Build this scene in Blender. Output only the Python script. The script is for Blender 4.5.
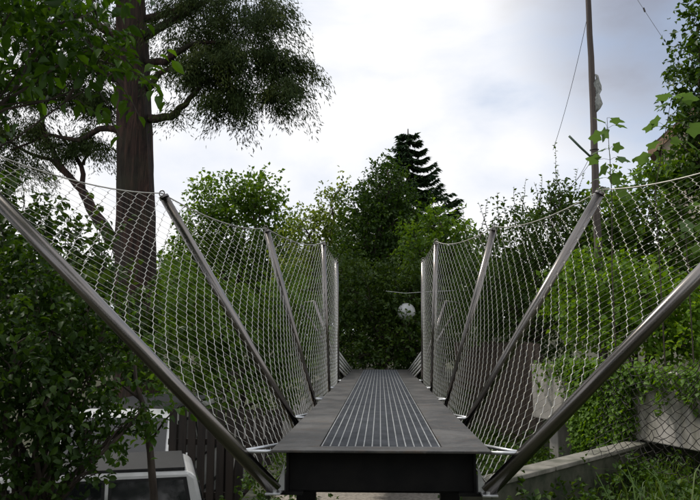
import bpy, bmesh, math, random
import numpy as np
from mathutils import Vector, Matrix

for o in list(bpy.data.objects):
    bpy.data.objects.remove(o)
SC = bpy.context.scene
COL = SC.collection
R = math.radians
rng = np.random.default_rng(7)
random.seed(7)

# ------------------------------------------------------------------ camera
F = 720.0                                   # focal length in pixels of a 700 px wide picture
CZ = 0.546                                  # eye height above the deck (deck top is z = 0)
PITCH = math.atan((341 - 250) / F)
YAW = math.atan(30 / F * math.cos(PITCH))
cam = bpy.data.cameras.new('camera')
cam.sensor_width = 36
cam.lens = F / 700 * 36
cam.clip_start = 0.05
cam.clip_end = 3000
cam_o = bpy.data.objects.new('camera', cam)
COL.objects.link(cam_o)
cam_o.location = (0, 0, CZ)
cam_o.rotation_euler = (math.pi / 2 + PITCH, 0, YAW)
SC.camera = cam_o
CM = Matrix.Rotation(YAW, 3, 'Z') @ Matrix.Rotation(math.pi / 2 + PITCH, 3, 'X')

def at(px, py, y):
    """world point on the ray of a photo pixel, at distance y along the bridge"""
    d = CM @ Vector(((px - 350) / F, (250 - py) / F, -1))
    k = y / d.y
    return Vector((d.x * k, y, CZ + d.z * k))

# ------------------------------------------------------------------ sky and sun
SUN_EL, SUN_AZ = R(56), R(298)              # azimuth clockwise from +Y: high, ahead on the left
W = bpy.data.worlds.new('World')
SC.world = W
W.use_nodes = True
nt = W.node_tree
nt.nodes.clear()
def wn(t, **kw):
    n = nt.nodes.new(t)
    for k, v in kw.items():
        setattr(n, k, v)
    return n
sky = wn('ShaderNodeTexSky', sky_type='NISHITA', sun_disc=False)
sky.sun_elevation = SUN_EL
sky.sun_rotation = SUN_AZ
bg_sky = wn('ShaderNodeBackground')
bg_sky.inputs['Strength'].default_value = 0.12
nt.links.new(sky.outputs[0], bg_sky.inputs[0])
tc = wn('ShaderNodeTexCoord')
mp = wn('ShaderNodeMapping')
mp.inputs['Scale'].default_value = (1.0, 1.0, 2.2)
mp.inputs['Location'].default_value = (0.35, 0.2, 0.1)
nt.links.new(tc.outputs['Generated'], mp.inputs[0])
nz = wn('ShaderNodeTexNoise')
nz.inputs['Scale'].default_value = 1.7
nz.inputs['Detail'].default_value = 7
nz.inputs['Roughness'].default_value = 0.52
nz.inputs['Distortion'].default_value = 0.25
nt.links.new(mp.outputs[0], nz.inputs['Vector'])
# one heavy grey cloud bank, upper right of the view
CLOUD_DIR = (CM @ Vector(((700 - 350) / F, (250 - 0) / F, -1))).normalized()
dt = wn('ShaderNodeVectorMath', operation='DOT_PRODUCT')
dt.inputs[1].default_value = CLOUD_DIR
nt.links.new(tc.outputs['Generated'], dt.inputs[0])
ma = wn('ShaderNodeMath', operation='MULTIPLY_ADD')
ma.inputs[1].default_value = 0.10
nt.links.new(nz.outputs['Fac'], ma.inputs[0])
nt.links.new(dt.outputs['Value'], ma.inputs[2])
bank = wn('ShaderNodeMapRange', interpolation_type='SMOOTHSTEP')
bank.inputs['From Min'].default_value = 1.016
bank.inputs['From Max'].default_value = 1.048
nt.links.new(ma.outputs[0], bank.inputs['Value'])
ramp = wn('ShaderNodeValToRGB')
ramp.color_ramp.elements[0].position = 0.36
ramp.color_ramp.elements[0].color = (0.60, 0.68, 0.83, 1)
ramp.color_ramp.elements[1].position = 0.53
ramp.color_ramp.elements[1].color = (0.97, 0.97, 0.99, 1)
nt.links.new(nz.outputs['Fac'], ramp.inputs[0])
mixc = wn('ShaderNodeMix', data_type='RGBA')
mixc.inputs['B'].default_value = (0.25, 0.27, 0.345, 1)
nt.links.new(bank.outputs[0], mixc.inputs['Factor'])
nt.links.new(ramp.outputs[0], mixc.inputs['A'])
bg_cl = wn('ShaderNodeBackground')
bg_cl.inputs['Strength'].default_value = 1.0
nt.links.new(mixc.outputs['Result'], bg_cl.inputs[0])
cov = wn('ShaderNodeMapRange', interpolation_type='SMOOTHSTEP')
cov.inputs['From Min'].default_value = 0.25
cov.inputs['From Max'].default_value = 0.48
cov.inputs['To Min'].default_value = 0.55
nt.links.new(nz.outputs['Fac'], cov.inputs['Value'])
mixs = wn('ShaderNodeMixShader')
nt.links.new(cov.outputs[0], mixs.inputs[0])
nt.links.new(bg_sky.outputs[0], mixs.inputs[1])
nt.links.new(bg_cl.outputs[0], mixs.inputs[2])
wo = wn('ShaderNodeOutputWorld')
nt.links.new(mixs.outputs[0], wo.inputs[0])

sun = bpy.data.lights.new('sun', 'SUN')
sun.energy = 2.4
sun.angle = R(6)
sun.color = (1.0, 0.95, 0.86)
sun_o = bpy.data.objects.new('sun', sun)
COL.objects.link(sun_o)
sd = Vector((math.sin(SUN_AZ) * math.cos(SUN_EL), math.cos(SUN_AZ) * math.cos(SUN_EL), math.sin(SUN_EL)))
sun_o.rotation_euler = sd.to_track_quat('Z', 'Y').to_euler()
sun_o.location = sd * 60

SC.view_settings.view_transform = 'Standard'
SC.view_settings.look = 'None'
SC.view_settings.exposure = 0.1
SC.view_settings.gamma = 1.0
SC.render.engine = 'CYCLES'
SC.cycles.max_bounces = 7
SC.cycles.diffuse_bounces = 3
SC.cycles.transmission_bounces = 4
SC.render.resolution_x, SC.render.resolution_y = 1024, 731

# ------------------------------------------------------------------ materials
M = {}
class NT:
    def __init__(s, name):
        s.m = bpy.data.materials.new(name)
        s.m.use_nodes = True
        s.t = s.m.node_tree
        s.b = s.t.nodes['Principled BSDF']
        s.out = s.t.nodes['Material Output']
        s.co = s.t.nodes.new('ShaderNodeTexCoord')
        M[name] = s.m
    def node(s, t, **kw):
        n = s.t.nodes.new(t)
        for k, v in kw.items():
            setattr(n, k, v)
        return n
    def link(s, a, b):
        s.t.links.new(a, b)
    def noise(s, scale, detail=4, rough=0.55, stretch=None, dist=0.0, space='Object'):
        n = s.node('ShaderNodeTexNoise')
        n.inputs['Scale'].default_value = scale
        n.inputs['Detail'].default_value = detail
        n.inputs['Roughness'].default_value = rough
        n.inputs['Distortion'].default_value = dist
        src = s.co.outputs[space]
        if stretch:
            m = s.node('ShaderNodeMapping')
            m.inputs['Scale'].default_value = stretch
            s.link(src, m.inputs[0])
            src = m.outputs[0]
        s.link(src, n.inputs['Vector'])
        return n.outputs['Fac']
    def ramp(s, fac, stops):
        r = s.node('ShaderNodeValToRGB')
        e = r.color_ramp.elements
        while len(e) < len(stops):
            e.new(0.5)
        for i, (p, c) in enumerate(stops):
            e[i].position = p
            e[i].color = (*c, 1)
        s.link(fac, r.inputs[0])
        return r.outputs[0]
    def mix(s, fac, a, b):
        n = s.node('ShaderNodeMix', data_type='RGBA')
        s.link(fac, n.inputs['Factor'])
        s.link(a, n.inputs['A'])
        if isinstance(b, tuple):
            n.inputs['B'].default_value = (*b, 1)
        else:
            s.link(b, n.inputs['B'])
        return n.outputs['Result']
    def bump(s, h, strength=0.3, dist=0.01):
        b = s.node('ShaderNodeBump')
        b.inputs['Strength'].default_value = strength
        b.inputs['Distance'].default_value = dist
        s.link(h, b.inputs['Height'])
        s.link(b.outputs[0], s.b.inputs['Normal'])
    def rough(s, fac, lo, hi):
        m = s.node('ShaderNodeMapRange')
        m.inputs['To Min'].default_value = lo
        m.inputs['To Max'].default_value = hi
        s.link(fac, m.inputs['Value'])
        s.link(m.outputs[0], s.b.inputs['Roughness'])

def simple(name, c1, c2, scale=6, rough=(0.5, 0.7), metal=0.0, bump=0.0, stretch=None, detail=5, bdist=0.01, lo=0.35, hi=0.65):
    n = NT(name)
    f = n.noise(scale, detail, 0.6, stretch)
    n.link(n.ramp(f, [(lo, c1), (hi, c2)]), n.b.inputs['Base Color'])
    n.rough(f, *rough)
    n.b.inputs['Metallic'].default_value = metal
    if bump:
        n.bump(f, bump, bdist)
    return n

simple('stainless', (0.17, 0.155, 0.145), (0.24, 0.222, 0.208), 1.5, (0.20, 0.26), 1.0)
simple('wire', (0.44, 0.42, 0.37), (0.60, 0.58, 0.52), 14, (0.35, 0.5), 0.75)
simple('galvanised', (0.50, 0.51, 0.52), (0.68, 0.69, 0.70), 18, (0.30, 0.5), 0.85)
simple('grate_steel', (0.09, 0.098, 0.11), (0.17, 0.18, 0.20), 6, (0.42, 0.65), 0.4)
simple('bar_steel', (0.30, 0.31, 0.31), (0.46, 0.47, 0.47), 18, (0.35, 0.55), 0.7)
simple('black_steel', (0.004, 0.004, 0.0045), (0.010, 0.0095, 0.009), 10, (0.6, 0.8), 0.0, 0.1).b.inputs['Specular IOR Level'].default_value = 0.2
n = NT('deck_steel')
f1 = n.noise(2.6, 8, 0.68, dist=0.5)
f2 = n.noise(45, 5, 0.75)
f3 = n.noise(7.5, 7, 0.72, dist=0.9)
c = n.ramp(f1, [(0.36, (0.018, 0.0175, 0.017)), (0.48, (0.044, 0.042, 0.040)), (0.60, (0.090, 0.086, 0.081))])
c = n.mix(n.ramp(f3, [(0.52, (0, 0, 0)), (0.66, (0.8, 0.8, 0.8))]), c, (0.085, 0.062, 0.045))
c = n.mix(n.ramp(f2, [(0.55, (0, 0, 0)), (0.72, (0.6, 0.6, 0.6))]), c, (0.19, 0.18, 0.165))
n.link(c, n.b.inputs['Base Color'])
n.rough(f3, 0.30, 0.66)
n.b.inputs['Metallic'].default_value = 0.15
n.bump(f2, 0.25, 0.004)

def leafmat(name, dark, mid, light, rough=0.42, trans=0.35, tcol=None, spec=0.25):
    n = NT(name)
    a = n.node('ShaderNodeAttribute', attribute_name='tint')
    col = n.ramp(a.outputs['Fac'], [(0.0, dark), (0.55, mid), (1.0, light)])
    n.link(col, n.b.inputs['Base Color'])
    n.b.inputs['Roughness'].default_value = rough
    n.b.inputs['Specular IOR Level'].default_value = spec
    tr = n.node('ShaderNodeBsdfTranslucent')
    hs = n.node('ShaderNodeHueSaturation')
    hs.inputs['Hue'].default_value = 0.485
    hs.inputs['Saturation'].default_value = 1.1
    hs.inputs['Value'].default_value = 1.5
    n.link(col, hs.inputs['Color'])
    n.link(hs.outputs[0], tr.inputs[0])
    ms = n.node('ShaderNodeMixShader')
    ms.inputs[0].default_value = trans
    n.link(n.b.outputs[0], ms.inputs[1])
    n.link(tr.outputs[0], ms.inputs[2])
    n.link(ms.outputs[0], n.out.inputs['Surface'])
leafmat('leaf_maple', (0.0433, 0.0922, 0.0115), (0.0832, 0.1608, 0.0184), (0.1464, 0.2381, 0.0299), 0.5, 0.4)
leafmat('leaf_pale', (0.0707, 0.1150, 0.0176), (0.1306, 0.1894, 0.0286), (0.2074, 0.2666, 0.0484), 0.5, 0.4)
leafmat('leaf_dark', (0.0206, 0.0496, 0.0066), (0.0442, 0.0913, 0.0104), (0.0883, 0.1476, 0.0181), 0.5, 0.32)
leafmat('leaf_hedge', (0.0179, 0.0415, 0.0060), (0.0384, 0.0756, 0.0100), (0.0870, 0.1403, 0.0200), 0.45, 0.3, spec=0.25)
leafmat('leaf_bright', (0.0768, 0.1586, 0.0140), (0.1280, 0.2379, 0.0240), (0.1920, 0.3050, 0.0400), 0.5, 0.45)
leafmat('leaf_cherry', (0.0282, 0.0708, 0.0080), (0.0563, 0.1269, 0.0140), (0.1024, 0.1891, 0.0240), 0.42, 0.45)
leafmat('leaf_ivy', (0.0338, 0.0832, 0.0108), (0.0704, 0.1409, 0.0180), (0.1478, 0.2349, 0.0360), 0.42, 0.3, spec=0.35)
leafmat('leaf_sapling', (0.060, 0.120, 0.026), (0.092, 0.165, 0.042), (0.120, 0.200, 0.055), 0.45, 0.42)
leafmat('needle_thuja', (0.0173, 0.0352, 0.0080), (0.0381, 0.0614, 0.0130), (0.0795, 0.1025, 0.0200), 0.65, 0.2, spec=0.2)
leafmat('needle_spruce', (0.0128, 0.0342, 0.0140), (0.0282, 0.0634, 0.0220), (0.0563, 0.0976, 0.0320), 0.6, 0.15, spec=0.2)
leafmat('grass', (0.0333, 0.0671, 0.0100), (0.0666, 0.1196, 0.0180), (0.1664, 0.2074, 0.0450), 0.5, 0.3)

n = NT('bark_red')
f = n.noise(11, 8, 0.7, (1, 1, 0.09), 0.6)
g = n.noise(1.1, 3)
n.link(n.mix(n.ramp(g, [(0.45, (0, 0, 0)), (0.7, (1, 1, 1))]), n.ramp(f, [(0.40, (0.008, 0.004, 0.003)), (0.5, (0.034, 0.017, 0.012)), (0.60, (0.085, 0.044, 0.032))]), (0.035, 0.032, 0.018)), n.b.inputs['Base Color'])
n.b.inputs['Roughness'].default_value = 0.9
n.bump(f, 1.0, 0.09)
simple('bark_brown', (0.030, 0.022, 0.016), (0.085, 0.066, 0.050), 12, (0.8, 0.95), 0, 0.7, (1, 1, 0.25), bdist=0.02)
simple('pole_wood', (0.045, 0.034, 0.030), (0.125, 0.100, 0.090), 14, (0.7, 0.95), 0, 0.5, (1, 1, 0.06))
simple('slat_wood', (0.014, 0.010, 0.0075), (0.040, 0.029, 0.021), 9, (0.65, 0.9), 0, 0.4, (1, 1, 0.08))
simple('plank_wood', (0.045, 0.032, 0.024), (0.105, 0.076, 0.058), 8, (0.7, 0.9), 0, 0.4, (1, 1, 0.08))
n = NT('concrete')
f = n.noise(1.6, 8, 0.66)
g = n.noise(30, 5, 0.7)
h = n.noise(3.2, 6, 0.6, (1, 1, 0.2))
c = n.ramp(f, [(0.3, (0.31, 0.285, 0.26)), (0.5, (0.46, 0.43, 0.395)), (0.7, (0.55, 0.515, 0.475))])
c = n.mix(n.ramp(h, [(0.46, (0, 0, 0)), (0.66, (0.85, 0.85, 0.85))]), c, (0.15, 0.145, 0.11))
n.link(c, n.b.inputs['Base Color'])
n.b.inputs['Roughness'].default_value = 0.88
n.bump(g, 0.35, 0.006)
simple('coping_stone', (0.10, 0.10, 0.075), (0.27, 0.25, 0.215), 4, (0.85, 0.95), 0, 0.4)
simple('mossy_concrete', (0.020, 0.028, 0.012), (0.075, 0.075, 0.050), 5, (0.85, 0.95), 0, 0.5)
simple('soil', (0.035, 0.030, 0.020), (0.085, 0.072, 0.048), 2.2, (0.9, 1.0), 0, 0.6, bdist=0.05, detail=9)
n = NT('ground_cover')
f = n.noise(0.35, 8, 0.65)
g = n.noise(6, 6, 0.7)
c = n.ramp(f, [(0.35, (0.040, 0.046, 0.020)), (0.5, (0.055, 0.050, 0.030)), (0.65, (0.10, 0.09, 0.07))])
n.link(n.mix(n.ramp(g, [(0.4, (0, 0, 0)), (0.7, (0.6, 0.6, 0.6))]), c, (0.035, 0.055, 0.018)), n.b.inputs['Base Color'])
n.b.inputs['Roughness'].default_value = 0.95
n.bump(g, 0.7, 0.04)
simple('gravel', (0.20, 0.175, 0.15), (0.38, 0.34, 0.29), 24, (0.85, 0.95), 0, 0.6, bdist=0.02)
simple('asphalt', (0.035, 0.035, 0.035), (0.07, 0.068, 0.065), 20, (0.8, 0.95), 0, 0.5)
n = NT('white_paint')
n.b.inputs['Base Color'].default_value = (0.78, 0.78, 0.77, 1)
n.link(n.ramp(n.noise(2.5, 6), [(0.35, (0.66, 0.66, 0.64)), (0.6, (0.80, 0.80, 0.79))]), n.b.inputs['Base Color'])
n.b.inputs['Roughness'].default_value = 0.3
n.b.inputs['Coat Weight'].default_value = 0.5
n = NT('car_glass')
n.link(n.ramp(n.noise(3, 3), [(0.3, (0.010, 0.012, 0.013)), (0.7, (0.02, 0.022, 0.024))]), n.b.inputs['Base Color'])
n.b.inputs['Roughness'].default_value = 0.06
n.b.inputs['Specular IOR Level'].default_value = 0.7
simple('rubber', (0.012, 0.012, 0.012), (0.025, 0.025, 0.025), 20, (0.7, 0.85))
simple('dark_plastic', (0.02, 0.02, 0.02), (0.04, 0.04, 0.04), 30, (0.5, 0.65))
simple('alloy', (0.4, 0.4, 0.41), (0.55, 0.55, 0.56), 20, (0.3, 0.4), 0.9)
simple('red_lens', (0.30, 0.012, 0.010), (0.42, 0.02, 0.015), 20, (0.12, 0.2))
simple('clear_lens', (0.5, 0.52, 0.53), (0.7, 0.72, 0.73), 20, (0.08, 0.15))
n = NT('globe_white')
n.link(n.ramp(n.noise(5, 4), [(0.35, (0.62, 0.62, 0.62)), (0.6, (0.82, 0.82, 0.82))]), n.b.inputs['Base Color'])
n.b.inputs['Roughness'].default_value = 0.12
n.b.inputs['Coat Weight'].default_value = 0.6
simple('plaster', (0.50, 0.42, 0.32), (0.62, 0.54, 0.43), 5, (0.85, 0.95), 0, 0.2)
simple('roof_tile', (0.055, 0.040, 0.034), (0.12, 0.085, 0.07), 7, (0.75, 0.9), 0, 0.4)
simple('bargeboard', (0.30, 0.19, 0.11), (0.42, 0.28, 0.17), 9, (0.6, 0.8))
simple('dark_wire', (0.018, 0.016, 0.015), (0.05, 0.042, 0.036), 12, (0.5, 0.7), 0.4)
simple('grey_rag', (0.22, 0.23, 0.22), (0.40, 0.41, 0.39), 20, (0.8, 0.95), 0, 0.4)
simple('green_paint', (0.03, 0.06, 0.04), (0.06, 0.10, 0.065), 20, (0.5, 0.7))
simple('tag_white', (0.6, 0.6, 0.58), (0.75, 0.75, 0.73), 20, (0.4, 0.6))
simple('hill_green', (0.035, 0.055, 0.022), (0.06, 0.08, 0.035), 0.1, (0.9, 1.0))

# ------------------------------------------------------------------ builders
def tag(o, label=None, cat=None, group=None, kind=None):
    if label: o['label'] = label
    if cat: o['category'] = cat
    if group: o['group'] = group
    if kind: o['kind'] = kind
    return o

def empty(name, loc, label=None, cat=None, group=None):
    o = bpy.data.objects.new(name, None)
    o.empty_display_size = 0.1
    COL.objects.link(o)
    o.location = loc
    return tag(o, label, cat, group)

def link(name, me, mat, parent=None):
    o = bpy.data.objects.new(name, me)
    if mat:
        me.materials.append(M[mat])
    COL.objects.link(o)
    if parent is not None:
        o.parent = parent
        root = parent
        off = Vector(parent.location)
        while root.parent is not None:
            root = root.parent
            off = off + Vector(root.location)
        o.location = -off                 # mesh data stays in world coordinates
    return o

class MB:
    """collects vertices and faces of one mesh, in world coordinates"""
    def __init__(s):
        s.v, s.f = [], []
    def add(s, vs, fs):
        k = len(s.v)
        s.v += [tuple(p) for p in vs]
        s.f += [tuple(i + k for i in q) for q in fs]
    def box(s, a, b):
        (x0, y0, z0), (x1, y1, z1) = a, b
        x0, x1 = min(x0, x1), max(x0, x1); y0, y1 = min(y0, y1), max(y0, y1); z0, z1 = min(z0, z1), max(z0, z1)
        s.add([(x0, y0, z0), (x1, y0, z0), (x1, y1, z0), (x0, y1, z0), (x0, y0, z1), (x1, y0, z1), (x1, y1, z1), (x0, y1, z1)],
              [(3, 2, 1, 0), (4, 5, 6, 7), (0, 1, 5, 4), (1, 2, 6, 5), (2, 3, 7, 6), (3, 0, 4, 7)])
    def tube(s, pts, rad, n=8, cap=True):
        pts = [Vector(p) for p in pts]
        if not hasattr(rad, '__len__'):
            rad = [rad] * len(pts)
        k = len(s.v)
        t0 = (pts[1] - pts[0]).normalized()
        ref = Vector((0, 0, 1)) if abs(t0.z) < 0.9 else Vector((0, 1, 0))
        u = t0.cross(ref).normalized()
        for i, p in enumerate(pts):
            a = pts[max(i - 1, 0)]; b = pts[min(i + 1, len(pts) - 1)]
            t = (b - a).normalized()
            u = (u - t * u.dot(t)).normalized()
            w = t.cross(u)
            for j in range(n):
                an = 2 * math.pi * j / n
                s.v.append(tuple(p + (u * math.cos(an) + w * math.sin(an)) * rad[i]))
        for i in range(len(pts) - 1):
            for j in range(n):
                a, b = k + i * n + j, k + i * n + (j + 1) % n
                s.f.append((a, b, b + n, a + n))
        if cap:
            s.f.append(tuple(k + j for j in range(n))[::-1])
            s.f.append(tuple(k + (len(pts) - 1) * n + j for j in range(n)))
    def torus(s, c, axis, r, t, n=16, m=6):
        axis = Vector(axis).normalized()
        u = axis.orthogonal().normalized(); w = axis.cross(u)
        k = len(s.v)
        c = Vector(c)
        for i in range(n):
            a = 2 * math.pi * i / n
            d = u * math.cos(a) + w * math.sin(a)
            for j in range(m):
                b = 2 * math.pi * j / m
                s.v.append(tuple(c + d * (r + t * math.cos(b)) + axis * t * math.sin(b)))
        for i in range(n):
            for j in range(m):
                s.f.append((k + i * m + j, k + ((i + 1) % n) * m + j, k + ((i + 1) % n) * m + (j + 1) % m, k + i * m + (j + 1) % m))
    def build(s, name, mat, parent=None, smooth=False, bevel=0.0):
        me = bpy.data.meshes.new(name)
        me.from_pydata(s.v, [], s.f)
        if smooth:
            for p in me.polygons:
                p.use_smooth = True
        me.update()
        o = link(name, me, mat, parent)
        if bevel:
            b = o.modifiers.new('bevel', 'BEVEL')
            b.width = bevel; b.segments = 2; b.limit_method = 'ANGLE'
        return o

def fast_mesh(name, V, T, tint=None):
    """numpy vertices (n,3), faces (m,3 or 4) and a tint per vertex"""
    me = bpy.data.meshes.new(name)
    V = np.asarray(V, np.float32); T = np.asarray(T, np.int32)
    k = T.shape[1]
    me.vertices.add(len(V)); me.vertices.foreach_set('co', V.ravel())
    me.loops.add(T.size); me.loops.foreach_set('vertex_index', T.ravel())
    me.polygons.add(len(T)); me.polygons.foreach_set('loop_start', np.arange(0, T.size, k, dtype=np.int32))
    me.update(calc_edges=True)
    if tint is not None:
        a = me.attributes.new('tint', 'FLOAT', 'POINT')
        a.data.foreach_set('value', np.asarray(tint, np.float32))
    return me

def nrm(a):
    return a / np.maximum(np.linalg.norm(a, axis=-1, keepdims=True), 1e-9)

def leaf_arrays(P, D, N, size, wid, tint, fold=0.18, rich=False):
    """folded leaves: points, directions, normals, lengths -> vertices, triangles, tint"""
    D = nrm(D)
    N = nrm(N - D * np.sum(N * D, -1, keepdims=True))
    S = np.cross(D, N)
    size = np.asarray(size)[:, None]; wid = np.asarray(wid)[:, None]
    up = N * size * fold
    if rich:
        vs = [P, P + D * size * .28 + S * wid * .82 + up * .8, P + D * size * .62 + S * wid * .8 + up * .8, P + D * size - N * size * .14,
              P + D * size * .62 - S * wid * .8 + up * .8, P + D * size * .28 - S * wid * .82 + up * .8, P + D * size * .5]
        tri = np.array([(0, 1, 6), (1, 2, 6), (2, 3, 6), (3, 4, 6), (4, 5, 6), (5, 0, 6)])
    else:
        vs = [P, P + D * size * .42 + S * wid + up, P + D * size - N * size * .1, P + D * size * .42 - S * wid + up]
        tri = np.array([(0, 1, 2), (0, 2, 3)])
    k = len(vs)
    V = np.stack(vs, 1).reshape(-1, 3)
    T = (tri[None] + (np.arange(len(P)) * k)[:, None, None]).reshape(-1, 3)
    return V, T, np.repeat(tint, k)

def wave_noise(P, wl, seed):
    r = np.random.default_rng(seed)
    f = np.zeros(len(P))
    for i in range(7):
        k = nrm(r.normal(size=3)) * (2 * math.pi / wl) * r.uniform(0.6, 1.6)
        f += np.sin(P @ k + r.uniform(0, 6.28))
    return f / 2.6

def foliage(lobes, density, size, wid=0.32, per=9, twig=0.35, droop=0.25, seed=1, gap=-0.55, wl=None, shell=0.45, rich=False, updir=0.8, tb=0.5):
    """leaf-sized faces through the volume of several ellipsoidal lobes (centre, radii)"""
    r = np.random.default_rng(seed)
    PP, DD, NN, TT = [], [], [], []
    for c, rad in lobes:
        c = np.array(c); rad = np.array(rad)
        area = (rad[0] * rad[2] + rad[0] * rad[1] + rad[1] * rad[2]) * 4.19
        nt_ = max(8, int(area * density))
        d = nrm(r.normal(size=(nt_, 3)))
        q = shell + (1 - shell) * r.random(nt_) ** 0.7
        q *= 1 + 0.13 * r.normal(size=nt_)
        p = c + d * rad * q[:, None]
        keep = wave_noise(p, wl or float(rad.mean()) * 0.9, seed + 11) > gap + 0.5 * r.normal(size=nt_) * 0.4
        p, d = p[keep], d[keep]
        if not len(p):
            continue
        tint_t = np.clip(tb + 0.20 * wave_noise(p, float(rad.mean()) * 0.7, seed + 5) + 0.13 * r.normal(size=len(p)), 0, 1)
        t = nrm(d * 0.7 + np.array([0, 0, 0.25]) + r.normal(size=p.shape) * 0.5)
        for k in range(per):
            a = (k + r.random(len(p))) / per
            pos = p + t * (a * twig)[:, None] + r.normal(size=p.shape) * twig * 0.16
            dr = t * 0.5 + r.normal(size=p.shape) * 0.75 + np.array([0, 0, -droop])
            nn = np.array([0, 0, updir]) + d * 0.35 + r.normal(size=p.shape) * 0.45
            PP.append(pos); DD.append(dr); NN.append(nn)
            TT.append(np.clip(tint_t + 0.12 * r.normal(size=len(p)), 0, 1))
    P = np.concatenate(PP); D = np.concatenate(DD); N = np.concatenate(NN); T = np.concatenate(TT)
    sz = size * r.uniform(0.6, 1.25, len(P))
    return leaf_arrays(P, D, N, sz, sz * wid, T, rich=rich)

def sprays(tips, n_per, length, seed=1, wid=0.10, leaf=0.13, tb=0.45, spread=0.35):
    """drooping flat sprays of a scale-leaved conifer: tips = list of (point, outward direction, size)"""
    r = np.random.default_rng(seed)
    PP, DD, NN, TT = [], [], [], []
    for p, o, sc in tips:
        p = np.array(p); o = np.array(o)
        k = n_per
        t0 = np.clip(tb + 0.22 * r.normal(), 0, 1)
        side = nrm(np.cross(o, [0, 0, 1.0]) + 1e-6)
        a = r.random(k) * sc
        bow = np.outer(a, o) + np.outer(-(a ** 1.7) * 0.75, [0, 0, 1.0])
        lat = r.normal(size=k) * spread * sc * (0.25 + 0.75 * a / sc)
        hang = r.random(k) ** 1.5 * length * sc
        pos = p + bow + lat[:, None] * side + np.outer(-hang, [0, 0, 1.0]) + r.normal(size=(k, 3)) * 0.04
        PP.append(pos)
        DD.append(o * 0.45 + np.outer(np.sign(lat) * 0.35, side) + np.array([0, 0, -0.75]) + r.normal(size=(k, 3)) * 0.28)
        NN.append(nrm(r.normal(size=(k, 3)) + o * 0.6))
        TT.append(np.clip(t0 + 0.12 * r.normal(size=k), 0, 1))
    P = np.concatenate(PP); D = np.concatenate(DD); N = np.concatenate(NN); T = np.concatenate(TT)
    sz = leaf * r.uniform(0.6, 1.4, len(P))
    return leaf_arrays(P, D, N, sz, sz * wid * 2, T, fold=0.05)

def crown(name, arr, mat, parent, kind=None):
    V, T, t = arr
    o = link(name, fast_mesh(name, V, T, t), mat, parent)
    return tag(o, kind=kind)

def join(*arrs):
    V, T, t, k = [], [], [], 0
    for a in arrs:
        V.append(a[0]); T.append(a[1] + k); t.append(a[2]); k += len(a[0])
    return np.concatenate(V), np.concatenate(T), np.concatenate(t)

def bent(a, b, n=6, sag=0.0, jit=0.06, r=random):
    a, b = Vector(a), Vector(b)
    L = (b - a).length
    out = []
    for i in range(n + 1):
        t = i / n
        p = a.lerp(b, t)
        k = 4 * t * (1 - t)
        p.z += sag * L * k
        if 0 < i < n:
            p += Vector((r.uniform(-1, 1), r.uniform(-1, 1), r.uniform(-1, 1))) * jit * L
        out.append(p)
    return out

def taper(r0, r1, n):
    return [r0 + (r1 - r0) * i / n for i in range(n + 1)]

def L(px, py, rx, ry, d, rd=None):
    """a crown lobe from a picture ellipse, standing at distance d"""
    c = at(px, py, d)
    a, b = rx * d / F, ry * d / F
    return (tuple(c), (a, rd or (a + b) / 2, b))

# ------------------------------------------------------------------ terrain
def sst(a, b, x):
    t = min(1, max(0, (x - a) / (b - a)))
    return t * t * (3 - 2 * t)

def gz(x, y):
    right = -1.25 + 0.28 * sst(1.0, 3.4, x) * (1 - sst(8.6, 10.5, y)) + sst(3.2, 8, x) * 0.8 + sst(14, 40, x) * 2.0
    right += sst(12.7, 14.2, y) * 1.02
    right += sst(16, 60, y) * 1.5
    left = -3.0 + sst(19, 27, y) * 2.9 + sst(27, 70, y) * 1.2
    left = left + (-1.25 - left) * (1 - sst(2.0, 5.0, y - 0.6 * max(0, -x - 1.3)))
    k = sst(-1.38, -1.26, x)
    if y > 14:
        w = sst(14, 20, y)
        k = k * (1 - w) + sst(-6 - 2 * w, -0.5, x) * w
    return left + (right - left) * k

def axis_coords(lo, hi, step, far):
    a = list(np.arange(lo, hi + 1e-6, step))
    s, x = step, hi
    while x < far:
        s *= 1.3; x += s; a.append(x)
    s, x = step, lo
    while x > -far:
        s *= 1.3; x -= s; a.insert(0, x)
    return a
xs = sorted(axis_coords(-10, 10, 0.3, 900) + [-1.38, -1.35, -1.29, -1.26])
ys = axis_coords(-3, 28, 0.4, 900)
V = [(x, y, gz(x, y) + 0.02 * math.sin(3.1 * x + 1.3 * y) * math.sin(2.3 * y - x)) for y in ys for x in xs]
nx = len(xs)
T = [(j * nx + i, j * nx + i + 1, (j + 1) * nx + i + 1, (j + 1) * nx + i) for j in range(len(ys) - 1) for i in range(nx - 1)]
g = link('ground', fast_mesh('ground', np.array(V), np.array(T)), 'ground_cover')
tag(g, kind='structure')
for p in g.data.polygons:
    p.use_smooth = True
# driveway in the lower yard, gravel path under the bridge
mb = MB()
for (x0, x1, y0, y1, dz, nm, mt) in ((-9.5, -1.75, 7.2, 18.4, 0.03, 'driveway', 'asphalt'), (-1.2, 0.9, 5.4, 11.0, 0.035, 'path', 'gravel')):
    mb = MB()
    ni, nj = 14, 16
    vs = []
    for j in range(nj + 1):
        for i in range(ni + 1):
            x = x0 + (x1 - x0) * i / ni; y = y0 + (y1 - y0) * j / nj
            vs.append((x, y, gz(x, y) + dz))
    mb.add(vs, [(j * (ni + 1) + i, j * (ni + 1) + i + 1, (j + 1) * (ni + 1) + i + 1, (j + 1) * (ni + 1) + i) for j in range(nj) for i in range(ni)])
    tag(mb.build(nm, mt), kind='structure')

# ------------------------------------------------------------------ footbridge
B = empty('footbridge', (0, 3.7, -0.25), 'steel footbridge with dark plate deck, central grating and flaring wire net sides', 'footbridge')
Y0, Y1, HW = 3.72, 14.2, 0.555
GW = 0.315                                   # half width of the grating
PT = 0.014
joints = [3.86, 6.45, 9.05, 11.60, 14.1]
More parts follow.
